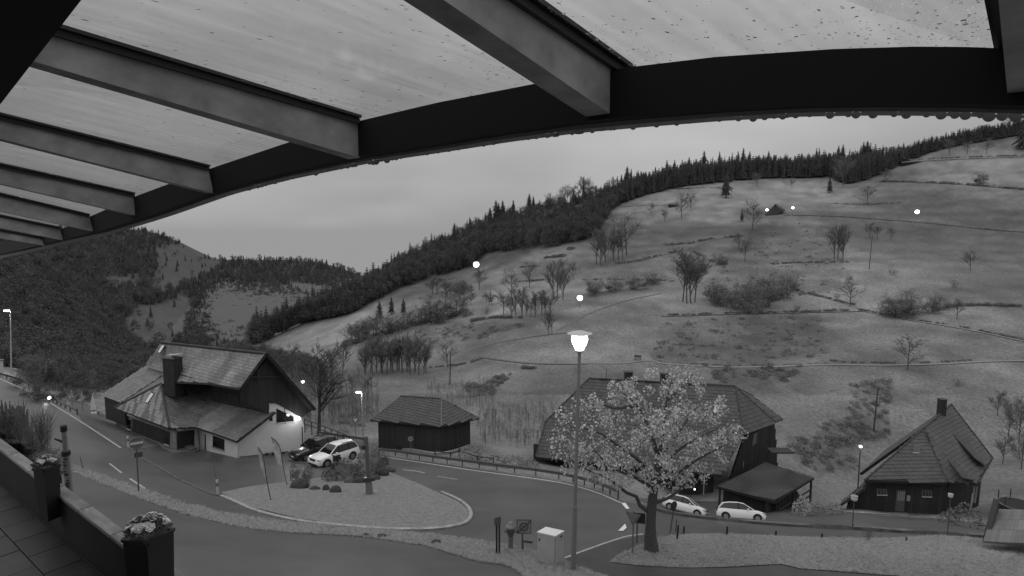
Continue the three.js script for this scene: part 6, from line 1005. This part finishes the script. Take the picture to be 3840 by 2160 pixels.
for (const [x, y, w, h, l, c] of [[1125, 1832, 66, 40, 'large dark boulder at the tip of the island planting'], [1258, 1848, 46, 30, 'blocky dark boulder on the island grass'], [1222, 1840, 26, 26, 'narrow dark boulder beside the blocky one'], [1180, 1838, 40, 16, 'flat stone between the two big boulders'], [1310, 1812, 40, 22, 'small boulder before the dense shrub', 0.12], [1350, 1812, 50, 26, 'dark rock left of the shrine post', 0.06], [1430, 1785, 60, 34, 'dark rock heap by the shrine post', 0.055], [1462, 1768, 48, 26, 'pale topped rock at the rear of the island', 0.16], [1440, 1742, 40, 34, 'pointed dark rock at the road side of the island', 0.05], [1400, 1800, 50, 22, 'low dark rock beneath the rock heap', 0.06]]) boulder(x, y, w, h, l, c);
for (const [x, y, w, h, l] of [[1370, 2012, 36, 12, 'flat dark stone in the verge grass'], [1430, 2016, 40, 13, 'wider dark stone in the verge grass'], [1635, 2040, 40, 16, 'dark stone at the bend of the verge'], [2530, 2100, 22, 8, 'small dark stone on the field before the tree']]) boulder(x, y, w, h, l, 0.05);
{
  const { t, k } = signAt(1387, 1856, 'weathered wooden shrine post on a thick trunk in the island', 'shrine post', 'shrine_post'), bark = grey(0.26, { map: withRepeat(texWood, 1.5) });
  mesh('trunk', [cyl(V(0, -0.2, 0), V(-4 * k, 58 * k, 0), 15 * k, 12 * k, 9), cyl(V(0, -0.2, 0), V(0, 6 * k, 0), 22 * k, 17 * k, 9)], bark, t); mesh('post', [cyl(V(-4 * k, 52 * k, 0), V(-8 * k, 226 * k, 0), 8.5 * k, 7 * k, 8)], grey(0.16, { map: withRepeat(texWood, 1.5) }), t); mesh('shrine_box', rbox(24 * k, 14 * k, 12 * k, 0.03, -14 * k, 186 * k, 0), grey(0.03), t); mesh('nest_shelf', rbox(46 * k, 14 * k, 22 * k, 0.05, -2 * k, 66 * k, 6 * k), grey(0.05), t); mesh('pale_figure', new THREE.SphereGeometry(5.5 * k, 10, 8).scale(1, 0.5, 0.6).translate(-14 * k, 76 * k, 16 * k), grey(0.7), t);
}
{
  const { t, k } = signAt(1244, 1800, 'old iron plough with spoked wheel among the island shrubs', 'plough', 'plough'), m = grey(0.015); mesh('wheel', new THREE.TorusGeometry(18 * k, 2 * k, 6, 24).scale(0.6, 1, 1).translate(-24 * k, 20 * k, 0.1), m, t); for (let i = 0; i < 6; i++) mesh('spoke', cyl(V(-24 * k, 20 * k, 0.1), V(-24 * k + Math.cos(i * 1.047) * 11 * k, 20 * k + Math.sin(i * 1.047) * 18 * k, 0.1), 1 * k, 1 * k, 5), m, t);
  mesh('beam', [bar(V(-24 * k, 22 * k, 0.1), V(36 * k, 84 * k, 0.1), 4 * k), bar(V(6 * k, 52 * k, 0.1), V(20 * k, 6 * k, 0.1), 4 * k), bar(V(36 * k, 84 * k, 0.1), V(4 * k, 96 * k, 0.1), 4 * k)], m, t); mesh('blade', rbox(30 * k, 22 * k, 4 * k, 0.03, 20 * k, 84 * k, 0.1, 0.5), grey(0.03), t);
}
// ---------------------------------------------------------------- banner flags, parasol, tables
function banner(px, py, pts, flag, label, l) { const b = G(px, py), D = tps(px, py), t = thing('banner_flag', label, 'banner flag', b), c = new THREE.CatmullRomCurve3(pts.map(([x, y]) => P(x, y, D).sub(b))); mesh('pole', new THREE.TubeGeometry(c, 24, 0.028, 6), grey(0.04), t); const g = slab(flag.map(([x, y]) => P(x, y, D + 0.05).sub(b)), 0.012); mesh('flag', g, grey(l, { map: withRepeat(texRough, 0.9), roughness: 0.9 }), t); mesh('ground_spike', cyl(V(0, -0.1, 0), V(0, 0.12, 0), 0.06, 0.04), grey(0.03), t); }
banner(1016, 1878, [[1016, 1878], [1000, 1797], [984, 1704], [976, 1690], [967, 1677]], [[967, 1677], [976, 1690], [985, 1708], [1000, 1796], [990, 1786], [978, 1755], [970, 1705]], 'narrow pale banner flag standing on the island grass', 0.5);
banner(1077, 1820, [[1077, 1820], [1062, 1751], [1050, 1680], [1036, 1655], [1016, 1639]], [[1016, 1639], [1036, 1655], [1050, 1680], [1062, 1748], [1040, 1740], [1030, 1705], [1021, 1660]], 'broad pale banner flag at the car park edge of the island', 0.55);
{ const { t, k } = signAt(352, 1556, 'closed white parasol beside the restaurant terrace', 'parasol', 'parasol'); mesh('pole', cyl(V(0, -0.2, 0), V(0, 66 * k, 0), 0.04), grey(0.3), t); mesh('canopy', new THREE.ConeGeometry(9 * k, 60 * k, 9, 3).translate(0, 52 * k, 0), grey(0.62), t); mesh('base', rbox(0.6, 0.5, 0.6, 0.05, 0, 0.1, 0), grey(0.6), t); }
for (const [x, y, h, l] of [[272, 1520, 60, 'bare flagpole with furled cloth by the road'], [310, 1538, 76, 'pale furled flag on a pole by the road']]) { const { t, k } = signAt(x, y, l, 'flag', 'furled_flag'); mesh('pole', cyl(V(0, -0.2, 0), V(0, h * k, 0), 0.04), grey(0.2), t); mesh('cloth', cyl(V(1 * k, h * 0.55 * k, 0), V(0, h * k, 0), 3 * k, 1 * k, 7), grey(0.35), t); }
{ const { t, k } = signAt(385, 1560, 'pale slatted table beside the closed parasol', 'table', 'garden_table'); for (let i = 0; i < 5; i++) mesh('slat', box(30 * k, 0.05, 5 * k, 0, 24 * k, (i - 2) * 5.6 * k), grey(0.24), t); for (const [x, z] of [[-1, -1], [1, -1], [-1, 1], [1, 1]]) mesh('leg', bar(V(x * 12 * k, -0.1, z * 10 * k), V(x * 12 * k, 23 * k, z * 10 * k), 0.07), grey(0.05), t); }
for (const [x, y, l] of [[1012, 1708, 'low bench with planter by the white wall'], [1074, 1703, 'second low bench by the white wall nearer the black SUV']]) { const { t, k } = signAt(x, y, l, 'bench', 'bench'); mesh('seat', rbox(36 * k, 3 * k, 10 * k, 0.02, 0, 13 * k, 0), grey(0.32), t); for (const s of [-1, 1]) { mesh('leg', bar(V(s * 14 * k, -0.1, -4 * k), V(s * 7 * k, 12 * k, 4 * k), 0.08), grey(0.02), t); mesh('leg', bar(V(s * 7 * k, -0.1, 4 * k), V(s * 14 * k, 12 * k, -4 * k), 0.08), grey(0.02), t); } }
{ const { t, k } = signAt(2391, 1350, 'small wooden bench on the track across the meadow', 'bench', 'meadow_bench'); mesh('seat', box(1.6, 0.08, 0.5, 0, 0.5, 0), grey(0.06), t); mesh('backrest', box(1.6, 0.4, 0.06, 0, 0.85, -0.25), grey(0.06), t); for (const s of [-1, 1]) mesh('leg', box(0.1, 0.6, 0.4, s * 0.6, 0.2, 0), grey(0.05), t); }
{ // trampoline by the hut
  const p = P(3822, 1872, 31), t = thing('trampoline', 'round dark trampoline with net behind the corrugated hut', 'trampoline', V(p.x, p.y - 1.7, p.z)), R = 0.85; mesh('ring', new THREE.TorusGeometry(R, 0.04, 8, 40).rotateX(Math.PI / 2).translate(0, 1.4, 0), grey(0.13), t); mesh('mat', new THREE.CylinderGeometry(R * 0.95, R * 0.95, 0.02, 32).translate(0, 1.38, 0), grey(0.01), t); mesh('net', new THREE.CylinderGeometry(R * 0.98, R * 0.98, 1.2, 32, 1, true).translate(0, 0.76, 0), grey(0.012), t); for (let i = 0; i < 6; i++) mesh('leg', cyl(V(Math.cos(i) * R, -2, Math.sin(i) * R), V(Math.cos(i) * R, 1.9, Math.sin(i) * R), 0.025), grey(0.04), t);
}
// ---------------------------------------------------------------- terrace plants
{
  // raised bed outside the wall
  const yb = COPE_Y - 0.22, bedPts = [[-500, 1395], [-120, 1530], [0, 1590], [120, 1645], [225, 1720], [232, 1800], [150, 1812], [0, 1674], [-500, 1250]].map(p => flat(...p, yb));
  const bed = structure('raised_bed', slab(bedPts, 3.5), grey(0.1, { map: withRepeat(texGrass, 0.4), roughness: 1 }), 'overgrown raised bed outside the terrace wall', 'bed');
  const put = (geo, n, mat, name, label, fn) => { const m = new THREE.InstancedMesh(geo, mat, n), M = new THREE.Matrix4(), Q = new THREE.Quaternion(), c = new THREE.Color(); for (let i = 0; i < n; i++) { const [p, h, w] = fn(i); Q.setFromEuler(new THREE.Euler(rr(-0.18, 0.18), rnd() * 6.28, rr(-0.18, 0.18))); m.setMatrixAt(i, M.compose(p, Q, V(w, h, w))); const s = rr(0.7, 1.3); m.setColorAt(i, c.setRGB(s, s, s)); } m.name = numbered(name); m.castShadow = m.receiveShadow = true; tag(m, label, 'plants', null, 'stuff'); scene.add(m); };
  const stalk = merge([cyl(V(0, 0, 0), V(0.02, 0.8, 0), 0.006, 0.004, 4), cyl(V(0.02, 0.76, 0), V(0.03, 1, 0), 0.016, 0.01, 6)]);
  put(stalk, 150, grey(0.1), 'reed_stalks', 'dark headed reed stalks standing in the raised bed', () => { const k = rnd(); const x = -40 + k * 150, y = 1600 + k * 40 + rr(-10, 30); return [flat(x, y, yb), rr(0.36, 0.56), rr(0.7, 1.1)]; });
  put(TG.twiggy[0], 60, grey(0.17), 'bed_foliage', 'wild pale foliage filling the raised bed', () => { const k = rnd(); const x = -150 + k * 375, y = lerpAt([[-150, 1560], [0, 1620], [120, 1680], [225, 1765]], x) + rr(-22, 18); return [flat(x, y, yb), rr(0.2, 0.55) * (x > 150 ? 0.6 : 1), rr(0.3, 0.6)]; });
  put(TG.sapling[0], 34, grey(0.16), 'bed_stems', 'fine bare stems rising from the raised bed', () => { const x = 60 + rnd() * 130, y = 1650 + (x - 60) * 0.6; return [flat(x, y, yb), rr(0.5, 0.95), rr(0.5, 0.9)]; });
}
function pot(px0, px1, yTop, D, hgt, label, turn) {
  const c = P((px0 + px1) / 2, yTop, D), w = (px1 - px0) / F * D * 0.74, t = thing('planter', label, 'planter', V(c.x, c.y - hgt, c.z), turn), m = grey(0.014, { roughness: 0.5 });
  const g = new THREE.CylinderGeometry(w * 0.72, w * 0.58, hgt, 4, 6).rotateY(Math.PI / 4).translate(0, hgt / 2, 0); mesh('pot', toCreasedNormals(g, 0.6), m, t); mesh('pot_rim', [box(w * 1.06, 0.03, 0.03, 0, hgt, w * 0.5), box(w * 1.06, 0.03, 0.03, 0, hgt, -w * 0.5), box(0.03, 0.03, w * 0.96, w * 0.52, hgt, 0), box(0.03, 0.03, w * 0.96, -w * 0.52, hgt, 0)], m, t); mesh('soil', box(w * 0.94, 0.02, w * 0.94, 0, hgt - 0.03, 0), grey(0.03), t);
  mesh('handle_slot', box(w * 0.16, hgt * 0.2, 0.02, w * 0.12, hgt * 0.82, w * 0.49), grey(0.07), t);
  const lf = []; for (let i = 0; i < 240; i++) { const v = inBall(), b = V(v.x * w * 0.55, hgt + 0.03 + Math.abs(v.y) * w * 0.3, v.z * w * 0.55), d = V(v.x, 0.4 + rnd() * 0.5, v.z).normalize(), e = V(rr(-1, 1), rr(-0.4, 0.4), rr(-1, 1)).cross(d).normalize(), s = rr(0.025, 0.045), tip = b.clone().addScaledVector(d, s * 1.8); lf.push(b, b.clone().addScaledVector(d, s).addScaledVector(e, s * 0.5), tip, b, tip, b.clone().addScaledVector(d, s).addScaledVector(e, -s * 0.5)); }
  mesh('leaves', tri(lf), grey(0.24), t).userData.kind = 'stuff';
  for (let i = 0; i < 26; i++) { const a = rnd() * 6.283, r = Math.sqrt(rnd()) * w * 0.58, b = V(Math.cos(a) * r, hgt + 0.05 + (1 - r / w) * w * 0.42 + rr(0, 0.03), Math.sin(a) * r), ax = V(Math.cos(a) * r / w * 1.2 + rr(-0.3, 0.3), 1, Math.sin(a) * r / w * 1.2 + rr(0, 0.5)).normalize(), u = V(1, 0.1, 0.2).cross(ax).normalize(), v = ax.clone().cross(u), s = w * rr(0.15, 0.22), pt = []; for (let q = 0; q < 9; q++) { const a0 = q * 2.4, ring = 0.45 + 0.55 * (q / 9), dr = u.clone().multiplyScalar(Math.cos(a0)).addScaledVector(v, Math.sin(a0)), sd = ax.clone().cross(dr), c0 = b.clone().addScaledVector(ax, s * (0.5 - ring * 0.5)), m1 = c0.clone().addScaledVector(dr, s * ring * 0.7).addScaledVector(ax, s * 0.25), tip = c0.clone().addScaledVector(dr, s * ring * 1.1).addScaledVector(ax, s * rr(0, 0.3)); const l = m1.clone().addScaledVector(sd, s * 0.45), rt = m1.clone().addScaledVector(sd, -s * 0.45); pt.push(c0, l, tip, c0, tip, rt); } mesh('bloom', tri(pt), grey(pick([0.6, 0.7, 0.5, 0.64])), t); }
}
pot(480, 634, 2006, 5.85, 1.0, 'near black planter with pale blooms overhanging the rim', turnT + 0.35);
pot(136, 212, 1752, 7.7, 0.7, 'smaller black planter of pale blooms against the coping further along the wall', turnT + 0.3);
{ // birch post
  const b = P(266, 1905, 8.35), top = P(238, 1597, 8.1), t = thing('birch_post', 'notched birch trunk post standing outside the terrace wall', 'post', b), q = top.clone().sub(b), at = k => q.clone().multiplyScalar(k), dark = grey(0.02), pale = grey(0.3, { map: withRepeat(texRough, 5), roughness: 0.9 });
  mesh('trunk', [cyl(at(-0.8), at(0.68), 0.05, 0.044, 12), cyl(at(0.66), at(0.96), 0.036, 0.032, 10)], pale, t); for (let i = 0; i < 20; i++) { const k = -0.05 + i * 0.037, a = rr(-0.9, 0.9); mesh('bark_patch', new THREE.CylinderGeometry(0.0485, 0.0515, rr(0.012, 0.03), 8, 1, true, a - 0.6, rr(0.6, 1.5)).translate(...at(k).toArray()), dark, t); }
  mesh('cap', cyl(at(0.94), at(1.0), 0.042, 0.04, 10), dark, t); mesh('collar', cyl(at(0.655), at(0.7), 0.056, 0.052, 12), dark, t); mesh('side_branch', cyl(at(0.8), at(0.83).add(V(-0.14, 0.02, 0)), 0.02, 0.01, 6), dark, t);
}
// ---------------------------------------------------------------- grass blades on verge, island and field
{
  const blade = []; for (let i = 0; i < 9; i++) { const a = rnd() * 6.283, r = rnd() * 0.3, b = V(Math.cos(a) * r, 0, Math.sin(a) * r), t = b.clone().add(V(rr(-0.9, 0.9), rr(0.3, 0.8), rr(-0.9, 0.9))), w = V(rr(-1, 1), 0, rr(-1, 1)).normalize().multiplyScalar(0.06); blade.push(b.clone().sub(w), b.clone().add(w), t); } const g = tri(blade);
  const spots = [], fill = (poly, n, h0, h1, lift) => { const q = poly2(poly), xs = poly.map(p => p[0]), ys = poly.map(p => p[1]); let c = 0; for (let i = 0; i < n * 8 && c < n; i++) { const x = rr(Math.min(...xs), Math.min(3900, Math.max(...xs))), y = rr(Math.min(...ys), Math.min(2190, Math.max(...ys))); if (!inPoly(x, y, q)) continue; c++; const m = 0.5 + fbm(x / 40, y / 25, 3, 91); spots.push([G(x, y, lift), rr(h0, h1) * m]); } };
  const verge = [[250, 1735], [373, 1779], [518, 1830], [679, 1886], [830, 1922], [960, 1945], [1110, 1960], [1250, 1974], [1400, 1985], [1550, 1998], [1640, 2009], [1720, 2022], [1830, 2037], [1900, 2047], [1950, 2054], [2010, 2072], [2100, 2105], [2170, 2135], [2250, 2160], [2300, 2190], [1990, 2190], [1955, 2160], [1925, 2134], [1880, 2119], [1805, 2114], [1700, 2082], [1590, 2049], [1480, 2034], [1380, 2019], [1250, 2009], [1100, 2002], [960, 1989], [830, 1966], [679, 1929], [518, 1872], [373, 1814], [262, 1768]];
  fill(verge, 14000, 0.06, 0.17, 0.045); fill(ISLAND, 12000, 0.03, 0.08, 0.06); fill(FIELD, 20000, 0.04, 0.12, 0.045);
  const m = new THREE.InstancedMesh(g, grey(0.36, { roughness: 1 }), spots.length), M = new THREE.Matrix4(), Q = new THREE.Quaternion(), c = new THREE.Color(); spots.forEach(([p, h], i) => { Q.setFromAxisAngle(V(0, 1, 0), rnd() * 6.28); m.setMatrixAt(i, M.compose(p, Q, V(h * 1.1, h, h * 1.1))); const s = rr(0.8, 1.1); m.setColorAt(i, c.setRGB(s, s, s)); }); m.name = 'grass'; tag(m, 'pale grass blades on verge, island and field', 'grass', null, 'stuff'); scene.add(m);
}
// ---------------------------------------------------------------- lettering on the signs
{
  const font = await new FontLoader().loadAsync('fonts/droid/droid_sans_bold.typeface.json');
  for (const [s, size, p, parent, m] of TEXT) { const g = new TextGeometry(s, { font, size, depth: 0.006, curveSegments: 4 }); g.computeBoundingBox(); const b = g.boundingBox; g.translate(p.x - (b.max.x + b.min.x) / 2, p.y - (b.max.y + b.min.y) / 2, p.z); mesh('numerals', g, m, parent); }
}
scene.traverse(o => { if (o.isLight && o.castShadow !== undefined) o.castShadow = true; });
renderer.render(scene, camera);
